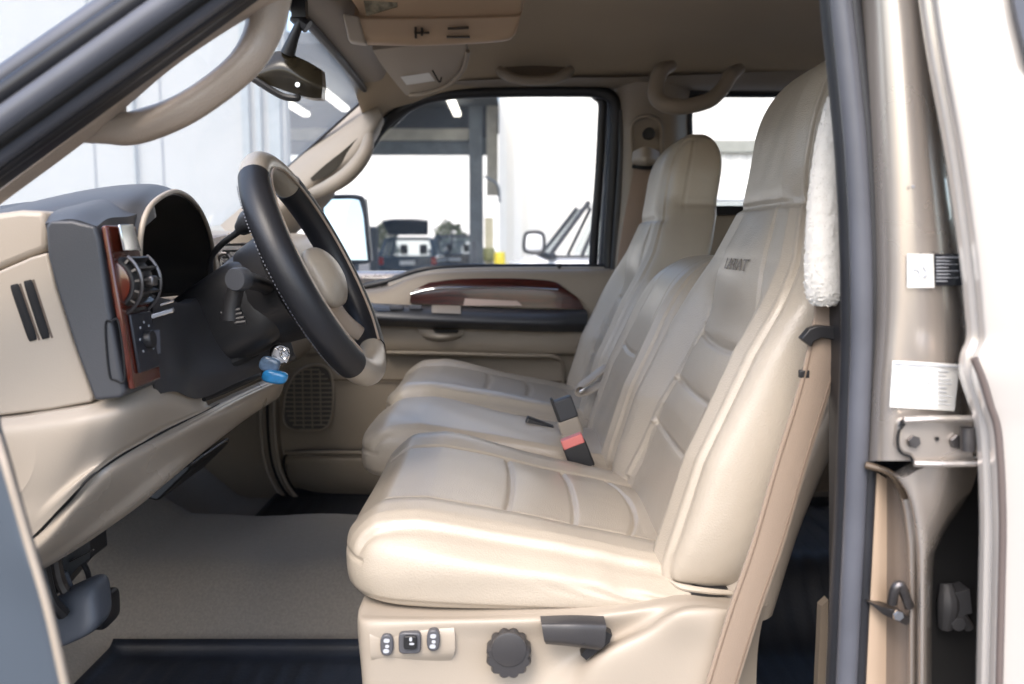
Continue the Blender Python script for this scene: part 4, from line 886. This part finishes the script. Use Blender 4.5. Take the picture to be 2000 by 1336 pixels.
# hinge
hg = part('door_hinge', extr([P(1756, 832, .742), P(1762, 820, .742), P(1905, 820, .742), P(1905, 905, .742), P(1785, 905, .742), P(1777, 890, .742), P(1760, 886, .742), P(1753, 872, .742)], (0, .012, 0)), 'paint', bp, bevel=.003, seg=3)
part('hinge_flange', tube([P(1765, 821, .738), P(1830, 818, .736), P(1905, 818, .736)], .003, n=14, seg=8), 'paint', hg)
part('hinge_flange', [tube([P(1785, 905, .738), P(1830, 906, .736), P(1905, 905, .736)], .003, n=14, seg=8)], 'paint', hg)
part('hinge_outline', tube([P(1757, 834, .741), P(1762, 822, .741), P(1770, 822, .741), P(1755, 845, .741), P(1754, 872, .741), P(1762, 886, .741), P(1778, 892, .741), P(1783, 904, .741)], .0012, n=40, seg=6), 'dark', hg)
for u, r_ in ((1783, .0055), (1868, .0065)):
    part('hinge_bolt', disc(P(u, 862, .741), (0, -1, 0), r_, .004, seg=6), 'metal', hg)
part('hinge_hole', disc(P(1830, 857, .741), (0, -1, 0), .0018, .001, seg=12), 'dark', hg)
part('hinge_pin', tube([P(1890, 835, .730), P(1890, 880, .730)], .006, n=8, seg=12), 'metal', hg)
# striker
stk = part('door_striker', [extr([P(1690, 1172, .775), P(1720, 1185, .77), P(1760, 1195, .77), P(1782, 1212, .775), P(1770, 1222, .775), P(1725, 1200, .772)], (0, .012, 0)),
                            tube([P(1742, 1178, .77), P(1748, 1150, .766), P(1760, 1145, .766), P(1776, 1185, .77)], .0045, n=24, seg=10)], 'metal', bp, bevel=.002)
part('striker_bolt', disc(P(1752, 1200, .770), (0, -1, 0), .005, .004, seg=6), 'chrome', stk)
# labels on the pillar
def pil(u, v, lift=0):  # a point just proud of the pillar surface
    return P(u, v, .7455-lift)
lb = part('pillar_label', surf([[P(1826, 496, .7500), P(1858, 496, .7565), P(1886, 496, .772)], [P(1828, 558, .7500), P(1860, 558, .7565), P(1889, 558, .772)]], nu=10, nv=6, thick=.001), 'label_black', bp, label='black safety label')
lines = []
for k in range(8):
    v = 503+k*6.6; ul = 1829; uu = (1872, 1866, 1870, 1860, 1872, 1868, 1871, 1850)[k]
    a, b = P(ul, v, .7492), P(1850, v, .7538); c = P(uu, v, .762)
    lines.append(tube([a, b, c], .0006, n=6, seg=4))
part('label_text_line', lines, 'pale_ink', lb, smooth=False)
lb2 = part('pillar_label', surf([[P(1772, 496, .7470), P(1800, 496, .7470), P(1823, 496, .7485)], [P(1772, 562, .7470), P(1800, 562, .7470), P(1825, 562, .7485)]], nu=6, nv=6, thick=.001), 'white', bp, label='small white pictogram label')
part('pictogram', [tube([P(1782, 540, .7462), P(1786, 526, .7462), P(1794, 530, .7462), P(1797, 542, .7462)], .0008, n=14, seg=5), tube([P(1803, 520, .7462), P(1808, 530, .7462), P(1804, 542, .7462), P(1812, 534, .7462)], .0008, n=14, seg=5)], 'pale_ink', lb2)
c1_, c2_, c3_, c4_ = (1744, 705), (1875, 712), (1862, 803), (1738, 795)
lb3 = part('pillar_label', surf([[P(1744, 705, .7475), P(1775, 706, .7445), P(1830, 709, .7455), P(1875, 712, .760)], [P(1738, 795, .7475), P(1768, 797, .7445), P(1822, 800, .7455), P(1864, 803, .757)]], nu=14, nv=8, thick=.001), 'white', bp, label='large white specification label set slightly crooked')
ln = [tube([P(1748, 710, .7455), P(1800, 713, .7435), P(1846, 715, .7475), P(1870, 717, .7565)], .0009, n=14, seg=5)]
for k in range(9):
    v = 724+k*8
    for u0 in (1750, 1778, 1806):
        w = rng.uniform(12, 22); ln.append(tube([P(u0, v, .7440 if u0 > 1760 else .7455), P(u0+w, v+1, .7437)], .0004, n=3, seg=4))
    ln.append(tube([P(1833, v+1, .7445), P(1833+rng.uniform(14, 27), v+2.5, .7505)], .0005, n=3, seg=4))
part('label_text_line', ln, 'pale_ink', lb3, smooth=False)
part('paint_chip', disc(P(1783, 365, .7435), (0, -1, 0), .0016, .0006, seg=10), 'ink', bp)
# black box puts the gap's shade into colour; latch parts behind
part('gap_shade', box((.36, .84, .60), (.52, .90, 1.20)), 'dark', smooth=False)
part('latch_mechanism', [tube([P(1848, 1140, .83), P(1852, 1180, .825), P(1846, 1225, .83)], [.006, .010, .007], n=14, seg=10), obox(P(1872, 1170, .83), (.007, 0, .002), (0, .01, 0), (-.002, 0, .012)), tube([P(1852, 1190, .83), P(1875, 1200, .825), P(1892, 1225, .83)], .005, n=10, seg=8), disc(P(1868, 1215, .825), (0, -1, 0), .007, .006, seg=20)], mat('latch_grey', (.06, .06, .065), rough=.6), bp, bevel=.002)
part('pillar_inner', psurf([[(1640, -100, .86), (1900, -100, .86)], [(1640, 1450, .86), (1900, 1450, .86)]], nu=4, nv=4, thick=.03), 'black')
# rear door of the cab (outer skin at the right edge)
E = [(-430, 1752), (-80, 1806), (100, 1832), (300, 1868), (500, 1896), (620, 1908), (665, 1910), (700, 1898), (740, 1897), (790, 1912), (850, 1928), (1000, 1936), (1150, 1934), (1400, 1928)]
rw = []
for v, u in E:
    rw.append([(u+6, v, .735), (u, v, .712), (u+8, v, .700), (u+26, v, .694), (u+110, v, .688), (u+320, v, .684)])
rdo = part('rear_door', psurf(rw, nu=30, nv=110, thick=.02), 'paint_lit')
part('rear_door_edge', tube([P(u+22 if v > 700 else u+4, v, .6935) for v, u in E if v > 690], .0030, n=60, seg=8), mat('shadow_gap', (.14, .11, .10), rough=.5), rdo)
part('rear_window_frame', psurf([[(1968, -120, .682), (2160, -120, .68)], [(1975, 0, .682), (2160, 0, .68)], [(2003, 125, .682), (2170, 330, .68)]], nu=8, nv=14, thick=.004, nrm=(0, -1, 0)), 'rubber_grey', rdo)

# ================================================================== seats
FZ = np.array([-.46, -.40, -.36, -.244, -.126, -.025, .056, .138, .207, .245, .27])+CZ
FX = np.array([.135, .150, .160, .197, .252, .308, .338, .350, .362, .370, .375])
def back_fn(yc, z0, z1, wfun, thick, bolster, dx=0., lean=0.):
    def fn(a, b, c):
        zz = z0+(a+1)/2*(z1-z0)
        f = np.interp(zz, FZ, FX)
        w = wfun(zz); t = thick(zz)
        y = yc+b*w
        bo = bolster(zz)
        # front face (c=+1) at x=f ; centre sunk by bo
        ins = bo*(1-sm(np.abs(b), .48, .80))
        hr = sm(zz-CZ, .03, .07)
        side = (.028*np.maximum(0, np.abs(b)-.80)/.20)*(1-hr)+hr*(.075*np.maximum(0, np.abs(b)-.60)**1.6*2-.007)
        front = f+ins+side*.6; back = f+t
        k = (c+1)/2
        x = back*(1-k)+front*k
        q = np.clip((zz-(z1-.105))/.105, 0, 1) if z1 > CZ+.1 else np.clip((zz-(z1-.07))/.07, 0, 1)
        q = np.minimum(q, 1)
        mid = (f+back)/2
        x = mid+(x-mid)*np.sqrt(np.maximum(0, 1-.93*q**2.4))
        y = yc+.010*sm(zz-CZ, 0, .1)+b*w*(1-.22*q**2.5)
        # bottom tucks, small tilt because cushion is perpendicular to the spine
        return x+dx, y, zz-.06*(1-k)*0
    return fn
SEAMW = .006
def make_seat(name, label, yc, hw, dx_back, front_x, kind, cat='seat', group='leather seats across the cab', lm='leather'):
    r = thing(name, label, cat, (0, yc, .78), group)
    big = kind != 'centre'
    top = CZ+(.238 if big else -.028)
    def wfun(z):
        zr = z-CZ
        if not big: return hw*(1-.10*sm(zr, -.2, -.03))
        sh = sm(zr, -.09, .10)
        return hw*(1-.06*sm(zr, -.35, -.05))*(1-sh)+.130*sh
    def thick(z):
        zr = z-CZ
        return .115+.02*sm(zr, -.4, -.1)-.005*sm(zr, -.02, .09)
    def bol(z):
        zr = z-CZ
        return (.036 if big else .006)*(1-sm(zr, -.13, -.01))*(.6+.4*sm(zr, -.42, -.3))+.001
    seams = [(-.135, .004), (-.205, .003), (-.275, .003)] if big else [(-.2, .003)]
    def gr(a, b, c):
        zz = CZ-.400+(a+1)/2*(top-CZ+.400); zr = zz-CZ
        g = np.zeros_like(a); front = sm(c, .3, .8)
        ab = np.abs(b)
        lower = 1-sm(zr, .03, .055) if big else 1
        bl = .50+.10*sm(zr, -.1, -.4)
        g -= .0036*gz(ab-bl, .0105)*front*lower                    # long seams beside the centre
        cen = (ab < bl)*front
        for s, dd in seams:
            bow = (.008 if s > -.15 else .004)*(1-(b/bl)**2)
            g -= .0046*gz(zr-(s-bow), .0032)*cen
        for (u0, u1) in ((-.135, .045), (-.205, -.147), (-.275, -.217), (-.38, -.287)):
            if big:
                m_ = np.clip((zr-u0)/(u1-u0), 0, 1); g += (.009 if u1 > 0 else .0028)*np.sin(np.pi*m_)**.5*cen*np.clip(1-(b/bl)**2, 0, 1)**.5*((zr > u0) & (zr < u1))
        if big: g -= .005*gz(zr-.047, .0045)*front*(ab < .97)       # seam under the headrest
        if big: g -= .004*gz(zr-.078, .006)*(1-front)*(c > -.9)
        g -= .0036*gz(ab-.925, .010)*sm(c, .0, .5)                   # piping line on the outer edge
        g += .0014*gz(ab-.895, .012)*sm(c, .0, .5)
        if big: g -= .003*gz(c-.35, .03)*(ab > .9)*sm(zr, .05, .08)
        g += .0006*np.sin(zr*35+b*4)*np.sin(b*7+zr*15)*front        # soft sags
        g += .006*np.clip(1-c*c, 0, 1)*sm(ab, .82, .97)
        return g
    bk = mk('backrest', superbox(back_fn(yc, CZ-.400, top, wfun, thick, bol, dx_back), (240, 150, 40) if yc < 1.4 else (130, 80, 28), p=10, groove=gr), lm, r, angle=180)
    # cushion
    x0, x1 = front_x-.012, .245+dx_back
    def cfn(a, b, c):
        x = x0+(a+1)/2*(x1-x0)
        tl = CZ-.314-.072*np.clip((a+.6)/1.6, 0, 1)**1.1-.016*sm(b, .2, 1)*sm(a, -.6, .2)
        tl = tl-.018*sm(-a, .80, 1.0)
        bo = .012 if big else .0
        tl = tl+bo*sm(np.abs(b), .45, .72)-.022*sm(np.abs(b), .80, 1.0)
        bt = CZ-.415+.018*sm(a, .35, 1)
        k = (c+1)/2
        y = yc+b*hw*(1+.02*np.sin(k*np.pi))
        x = x-.006*np.sin(k*np.pi)*(a < 0)
        return x, y, bt*(1-k)+tl*k
    def cg(a, b, c):
        g = np.zeros_like(a); topf = sm(c, .3, .8); ab = np.abs(b)
        if big:
            bl = .52
            g -= .0036*gz(ab-bl, .0105)*topf*(a > -.93)
            cen = (ab < bl)*topf
            for s in (-.12, .26, .64):
                g -= .005*gz(a-(s+.10*np.where(s > .5, 1, .3)*(b/bl)**2*(-1)), .012)*cen
            for (u0, u1) in ((-.9, -.13), (-.11, .25), (.27, .63), (.65, 1.1)):
                m_ = np.clip((a-u0)/(u1-u0), 0, 1); g += .0025*np.sin(np.pi*m_)**.5*cen*np.clip(1-(b/bl)**2, 0, 1)**.6
        else:
            g += .006*np.cos(b*1.4)*topf
        g -= .0045*gz(ab-.90, .014)*sm(c, .2, .7)
        g += .0012*gz(ab-.865, .012)*sm(c, .2, .7)
        g -= .003*gz(c-.25, .05)*(a < -.85)
        # creases in the side leather near the back
        wr = (ab > .8)*sm(a, -.2, .5)
        g += .0009*np.sin(a*26+c*7+2*np.sin(c*4))*wr*np.exp(-((c-.5)/.5)**2)
        g += .0005*np.sin(a*9+b*7)*topf+.0006*np.sin(a*5-c*6+b)*(ab > .8)
        g -= .002*gz(c+.62, .05)*(a < .2)
        return g
    cu = mk('seat_cushion', superbox(cfn, (170, 130, 40) if yc < 1.4 else (90, 60, 22), p=6.0, groove=cg), lm, r, angle=180)
    return r, bk, cu
ds, dbk, dcu = make_seat('driver_seat', 'beige leather driver seat nearest the open door with an embossed word on its backrest', 1.21, .262, 0, -.182, 'driver')
cs_, cbk, ccu = make_seat('centre_seat', 'narrow beige leather centre seat without headrest, between the driver and passenger seats', 1.66, .170, -.005, -.250, 'centre', lm='leather_sky_lit')
ps_, pbk, pcu = make_seat('passenger_seat', 'beige leather passenger seat beside the far door, its tall back against the rear pillar', 2.11, .255, -.018, -.262, 'passenger')

# embossed word on the driver backrest
from mathutils.bvhtree import BVHTree
zt = CZ-.032; ang = math.atan2(FX[6]-FX[4], FZ[6]-FZ[4])
bv = BVHTree.FromPolygons([Vector(v.co)+root_loc(ds) for v in dbk.data.vertices], [tuple(p.vertices) for p in dbk.data.polygons])
tc_ = bpy.data.curves.new('embossed_word', 'FONT'); tc_.body = 'LARIAT'; tc_.size = .040; tc_.align_x = 'CENTER'; tc_.align_y = 'CENTER'; tc_.resolution_u = 3
to_ = bpy.data.objects.new('tmp_text', tc_); COL.objects.link(to_)
dg_ = bpy.context.evaluated_depsgraph_get(); me_ = bpy.data.meshes.new_from_object(to_.evaluated_get(dg_))
tv = []; Ya = Vector((math.sin(ang), 0, math.cos(ang)))
for v_ in me_.vertices:
    p = Vector((.1, 1.20-v_.co.x*.88, zt))+Ya*v_.co.y*.6
    hit = bv.ray_cast(p, Vector((1, 0, 0)))
    tv.append((hit[0] if hit[0] is not None else Vector((.29, p.y, p.z)))+Vector((-.002, 0, 0)))
tf = [tuple(p.vertices) for p in me_.polygons]
bpy.data.objects.remove(to_)
mk('embossed_word', (tv, tf), mat('emboss', (.20, .175, .15), rough=.5), dbk, smooth=False, solid=.0008)

# driver seat base
SB = .935
sb = mk('seat_base', surf([[P(u, v, d) for u, v, d in r] for r in [
    [(700, 1192, .97), (720, 1200, .945), (900, 1203, .94), (1100, 1193, .94), (1220, 1182, .94), (1310, 1166, .945), (1385, 1170, .95), (1440, 1174, .955), (1500, 1170, 1.0)],
    [(698, 1215, .965), (720, 1215, .925), (900, 1215, .925), (1100, 1212, .925), (1220, 1200, .925), (1300, 1184, .925), (1375, 1180, .922), (1440, 1188, .92), (1500, 1184, .96)],
    [(700, 1250, .965), (722, 1250, .922), (900, 1250, .928), (1080, 1252, .932), (1190, 1245, .934), (1262, 1225, .916), (1330, 1200, .898), (1430, 1200, .905), (1495, 1190, .95)],
    [(706, 1310, .965), (726, 1310, .925), (900, 1312, .931), (1040, 1315, .934), (1120, 1308, .924), (1190, 1286, .900), (1330, 1280, .902), (1420, 1280, .902), (1480, 1270, .95)],
    [(714, 1420, .965), (732, 1420, .93), (900, 1420, .93), (1000, 1420, .925), (1080, 1420, .91), (1180, 1420, .903), (1320, 1420, .902), (1400, 1420, .902), (1475, 1420, .95)]]], nu=90, nv=60, thick=.5), 'beige', ds)
# knob
kbb = mk('lumbar_knob', [disc(P(994, 1266, .927), (0, -1, 0), .0245, .024, seg=96, teeth=12, tooth=.12), disc(P(994, 1266, .906), (0, -1, 0), .0185, .005, seg=40)], 'rubber_grey' if False else mat('knob_plastic', (.045, .043, .045), rough=.4, noise=.08, bump=.2, bscale=700), ds)
hd = mk('recline_handle', [surf([[P(1056, 1214, .905), P(1120, 1212, .900), P(1182, 1214, .905)], [P(1058, 1222, .898), P(1120, 1224, .893), P(1184, 1226, .898)], [P(1062, 1248, .897), P(1120, 1254, .893), P(1180, 1262, .898)], [P(1066, 1258, .903), P(1120, 1263, .900), P(1168, 1270, .905)]], nu=24, nv=16, thick=.014)], MATS['knob_plastic'], ds, bevel=.002)
mk('handle_pivot', [extr([P(1150, 1260, .912), P(1178, 1230, .912), P(1196, 1240, .912), P(1190, 1256, .912), P(1145, 1290, .912), P(1134, 1280, .912)], (0, .014, 0)), disc(P(1138, 1252, .897), (0, -1, 0), .003, .003, seg=12)], 'black', hd, bevel=.002)
sp = mk('switch_bezel', psurf([[(724, 1228, .926), (800, 1222, .9255), (884, 1218, .928)], [(722, 1245, .9205), (800, 1240, .9205), (888, 1236, .922)], [(724, 1280, .9205), (800, 1276, .9205), (888, 1272, .922)], [(728, 1296, .927), (800, 1294, .9265), (880, 1290, .929)]], nu=20, nv=14, thick=.02), 'beige', ds)
def oval(cu, cv, ru, rv, d, th, n=24, p=2.6):
    pts = []
    for k in range(n):
        a = 2*math.pi*k/n; c, s = math.cos(a), math.sin(a)
        pts.append(P(cu+ru*math.copysign(abs(c)**(2/p), c), cv+rv*math.copysign(abs(s)**(2/p), s), d))
    return extr(pts, (0, th, 0))
for cu_, cv_ in ((755, 1261), (846, 1252)):
    so = mk('seat_switch', oval(cu_, cv_, 13, 21, .915, .010), mat('switch_grey', (.09, .09, .10), rough=.4), ds, bevel=.0015)
    mk('switch_icon', [oval(cu_, cv_-9, 6, 4, .9142, .0008, n=12), oval(cu_+1, cv_+2, 4, 3, .9142, .0008, n=12), oval(cu_-1, cv_+11, 6, 4, .9142, .0008, n=12)], 'pale_ink', so, smooth=False)
so = mk('seat_switch', oval(800, 1257, 22, 21, .915, .010, p=5), MATS['switch_grey'], ds, bevel=.0015)
mk('switch_rocker', oval(801, 1256, 13, 13, .911, .004, p=6), 'black', so, bevel=.001)
mk('switch_icon', [oval(802, 1249, 3, 4, .9102, .0006, n=10), oval(804, 1258, 5, 2, .9102, .0006, n=10)], 'pale_ink', so, smooth=False)
mk('gap_shade_box', superbox(lambda a, b, c: (P(1370, 1160, .955).x+a*.034, .985+b*.03, P(1370, 1160, .955).z+c*.007), (12, 8, 6), p=4), 'black', ds)  # black box added as the dark gap under the backrest
mk('backrest_shell', surf([[Vector((float(np.interp(zz, FZ, FX))+th_, y, zz)) for y, th_ in ((.965, .085), (.950, .115), (1.0, .150), (1.21, .155), (1.42, .15), (1.47, .115), (1.455, .085))] for zz in (CZ-.42, CZ-.3, CZ-.15, CZ-.02)], nu=30, nv=24, thick=.008, nrm=(1, 0, 0)), 'beige', ds)

mk('backrest_hem', tube([P(1308, 1134, .966), P(1332, 1146, .958), P(1380, 1154, .956), P(1430, 1158, .958)], [.001, .0035, .0035, .003], n=24, seg=8), 'leather', ds)
# buckles between seats
bk1 = thing('belt_buckle', 'black seat belt buckle with a red release button between the driver and centre seats', 'seat belt buckle', P(1130, 890, 1.44), 'seat belt buckles')
ax = (P(1142, 918, 1.44)-P(1115, 850, 1.44)).normalized(); bx_ = Vector((-ax.z, 0, ax.x))
mk('buckle_body', obox(P(1130, 890, 1.455), ax*.023, bx_*.020, (0, .011, 0)), 'black', bk1, bevel=.003)
mk('release_button', obox(P(1118, 861, 1.453), ax*.008, bx_*.0185, (0, .0105, 0)), 'red', bk1, bevel=.002)
mk('buckle_sleeve', strap([P(1138, 915, 1.445), P(1148, 945, 1.45), P(1158, 975, 1.455)], .036, .012, tuple(bx_)), 'beige', bk1)
bk2 = thing('belt_buckle', 'grey topped seat belt buckle on a beige sleeve standing against the centre backrest', 'seat belt buckle', P(1105, 810, 1.60), 'seat belt buckles')
ax = (P(1122, 850, 1.6)-P(1100, 790, 1.6)).normalized(); bx_ = Vector((-ax.z, 0, ax.x))
mk('buckle_body', obox(P(1103, 798, 1.60), ax*.020, bx_*.019, (0, .011, 0)), 'gray', bk2, bevel=.003)
mk('buckle_edge', obox(P(1084, 800, 1.598), ax*.022, bx_*.0025, (0, .010, 0)), 'black', bk2, bevel=.001)
mk('buckle_sleeve', obox(P(1114, 834, 1.60), ax*.018, bx_*.020, (0, .009, 0)), 'beige', bk2, bevel=.004)
bk3 = thing('belt_buckle', 'small flat black buckle tucked in the crease of the centre cushion', 'seat belt buckle', P(1053, 830, 1.66), 'seat belt buckles')
ax = (P(1080, 842, 1.66)-P(1028, 822, 1.66)).normalized(); bx_ = Vector((-ax.z, 0, ax.x))
mk('buckle_body', obox(P(1053, 831, 1.66), ax*.027, bx_*.0085, (0, .012, 0)), 'black', bk3, bevel=.002)
mk('buckle_slot', obox(P(1030, 822, 1.655), ax*.001, bx_*.006, (0, .010, 0)), 'metal', bk3)
lp_ = thing('lap_belt', 'folded pale lap belt loop tucked between centre and passenger backrests', 'seat belt', P(1160, 745, 1.86))
mk('webbing', strap([P(1190, 712, 1.86), P(1160, 735, 1.84), P(1132, 756, 1.83), P(1134, 768, 1.82), P(1160, 758, 1.82), P(1186, 738, 1.82)], .030, .004, (0, 1, .3), n=50), 'beige', lp_)
mk('belt_tongue', obox(P(1136, 762, 1.82), (.006, 0, .004), (0, .014, 0), (0, 0, .004)), 'chrome', lp_, bevel=.001)

# driver belt with fleece pad
sbt = thing('seat_belt', 'tan seat belt running through a black guide down past the driver seat', 'seat belt', P(1600, 660, .90))
mk('webbing', strap([P(1622, 560, .89), P(1620, 620, .89), P(1612, 670, .885), P(1590, 760, .885), P(1545, 905, .885), P(1500, 1060, .885), P(1455, 1190, .885), P(1402, 1360, .885)], .034, .0035, [(.95, .2, .2), (.95, .2, .2), (.95, .1, .2), (.9, .1, .3), (.9, .1, .3), (.9, .1, .3), (.9, .1, .3), (.9, .1, .3)], n=80), 'webbing', sbt)
bpts = [P(1622, 560, .89), P(1620, 620, .89), P(1612, 670, .885), P(1590, 760, .885), P(1545, 905, .885), P(1500, 1060, .885), P(1455, 1190, .885), P(1402, 1360, .885)]
for sgn in (-1, 1):
    mk('webbing_edge', tube([p+Vector((.95, .1, .28)).normalized()*.0155*sgn+Vector((0, -.0016, 0)) for p in bpts[1:]], .0011, n=70, seg=6), mat('belt_edge', (.20, .145, .105), rough=.8), sbt)
mk('belt_guide', [extr([P(1565, 662, .875), P(1582, 642, .875), P(1600, 636, .875), P(1650, 640, .875), P(1650, 668, .875), P(1605, 660, .875), P(1590, 668, .875), P(1585, 678, .875)], (0, .012, 0)), tube([P(1592, 672, .885), P(1580, 705, .885), P(1566, 732, .885)], .003, n=10, seg=8), obox(P(1570, 730, .884), (.005, 0, 0), (0, .003, 0), (0, 0, .004))], 'black', sbt, bevel=.002)
fp = thing('belt_pad', 'fluffy white fleece shoulder pad wrapped around the driver seat belt', 'belt pad', P(1612, 400, .885))
pts = [P(1626, 190, .885), P(1618, 280, .88), P(1612, 400, .878), P(1611, 500, .876), P(1612, 565, .876), P(1612, 592, .878)]
gv, gf = tube(pts, [.005, .012, .0165, .0185, .0190, .014], n=70, seg=36)
gv = [Vector(p)+Vector(rng.normal(size=3))*.0005 for p in gv]
fur = []
for i in range(3000):
    p = Vector(gv[rng.randint(len(gv))]); n_ = Vector(rng.normal(size=3)).normalized()
    n_ = (n_+Vector((0, -.3, -.3))).normalized(); s = .0007; o_ = n_.orthogonal().normalized()*s
    fur.append(([p-o_, p+o_, p+n_*rng.uniform(.0008, .0022)], [(0, 1, 2)]))
mk('pad_sleeve', (gv, gf), 'fleece', fp)
mk('pad_pile', fur, 'fleece', fp, smooth=False)

part('rear_door_wall', [box((.50, .74, .60), (1.9, .84, 1.36)), box((.50, .76, 1.78), (1.9, .86, 1.84)), box((.46, .76, .60), (.52, .84, 1.80))], 'beige_dark', smooth=False)
part('outer_skin', surf([[(x, .700, .50), (x, .690, .62), (x, .684, .95), (x, .686, 1.25), (x, .70, 1.37)] for x in (.437, .9, 1.4, 1.9)], nu=30, nv=8, thick=.02), 'paint_lit', rdo)
part('outer_frame', [box((.437, .695, 1.76), (1.9, .72, 1.83)), box((.437, .695, 1.355), (.50, .72, 1.765))], 'rubber_grey', rdo, bevel=.006)
part('outer_glass', box((.49, .712, 1.36), (1.9, .717, 1.77)), 'glass', rdo, smooth=False)
part('body_side', surf([[(x, .705, .50), (x, .690, .62), (x, .684, .95), (x, .686, 1.25), (x, .70, 1.37), (x, .72, 1.83)] for x in (1.906, 2.2, 2.6)], nu=30, nv=8, thick=.02), 'paint_lit')
# rear bench hint
rs = thing('rear_seat', 'dark shaded rear bench just visible behind the driver seat', 'seat', (1.3, 1.7, .78))
mk('seat_cushion', superbox(lambda a, b, c: (1.15+a*.27, 1.7+b*.72, 1.02+c*.10), (12, 20, 8), p=6), 'leather', rs)
mk('backrest', superbox(lambda a, b, c: (1.58+a*.09+c*.08, 1.7+b*.72, 1.28+c*.28), (8, 20, 14), p=6), 'leather', rs)
rm = thing('floor_mat', 'black rubber floor mat in the rear footwell behind the driver seat', 'floor mat', (.65, 1.2, .79), 'rubber floor mats')
mk('mat_sheet', matgrid(.30, .88, .95, 2.4, .014), 'mat', rm, solid=.006)
part('rear_floor_trim', psurf([[(1604, 1185, .90), (1618, 1172, .90)], [(1594, 1400, .90), (1614, 1400, .90)]], nu=4, nv=8, thick=.012), mat('floor_trim', (.16, .125, .09), rough=.6))
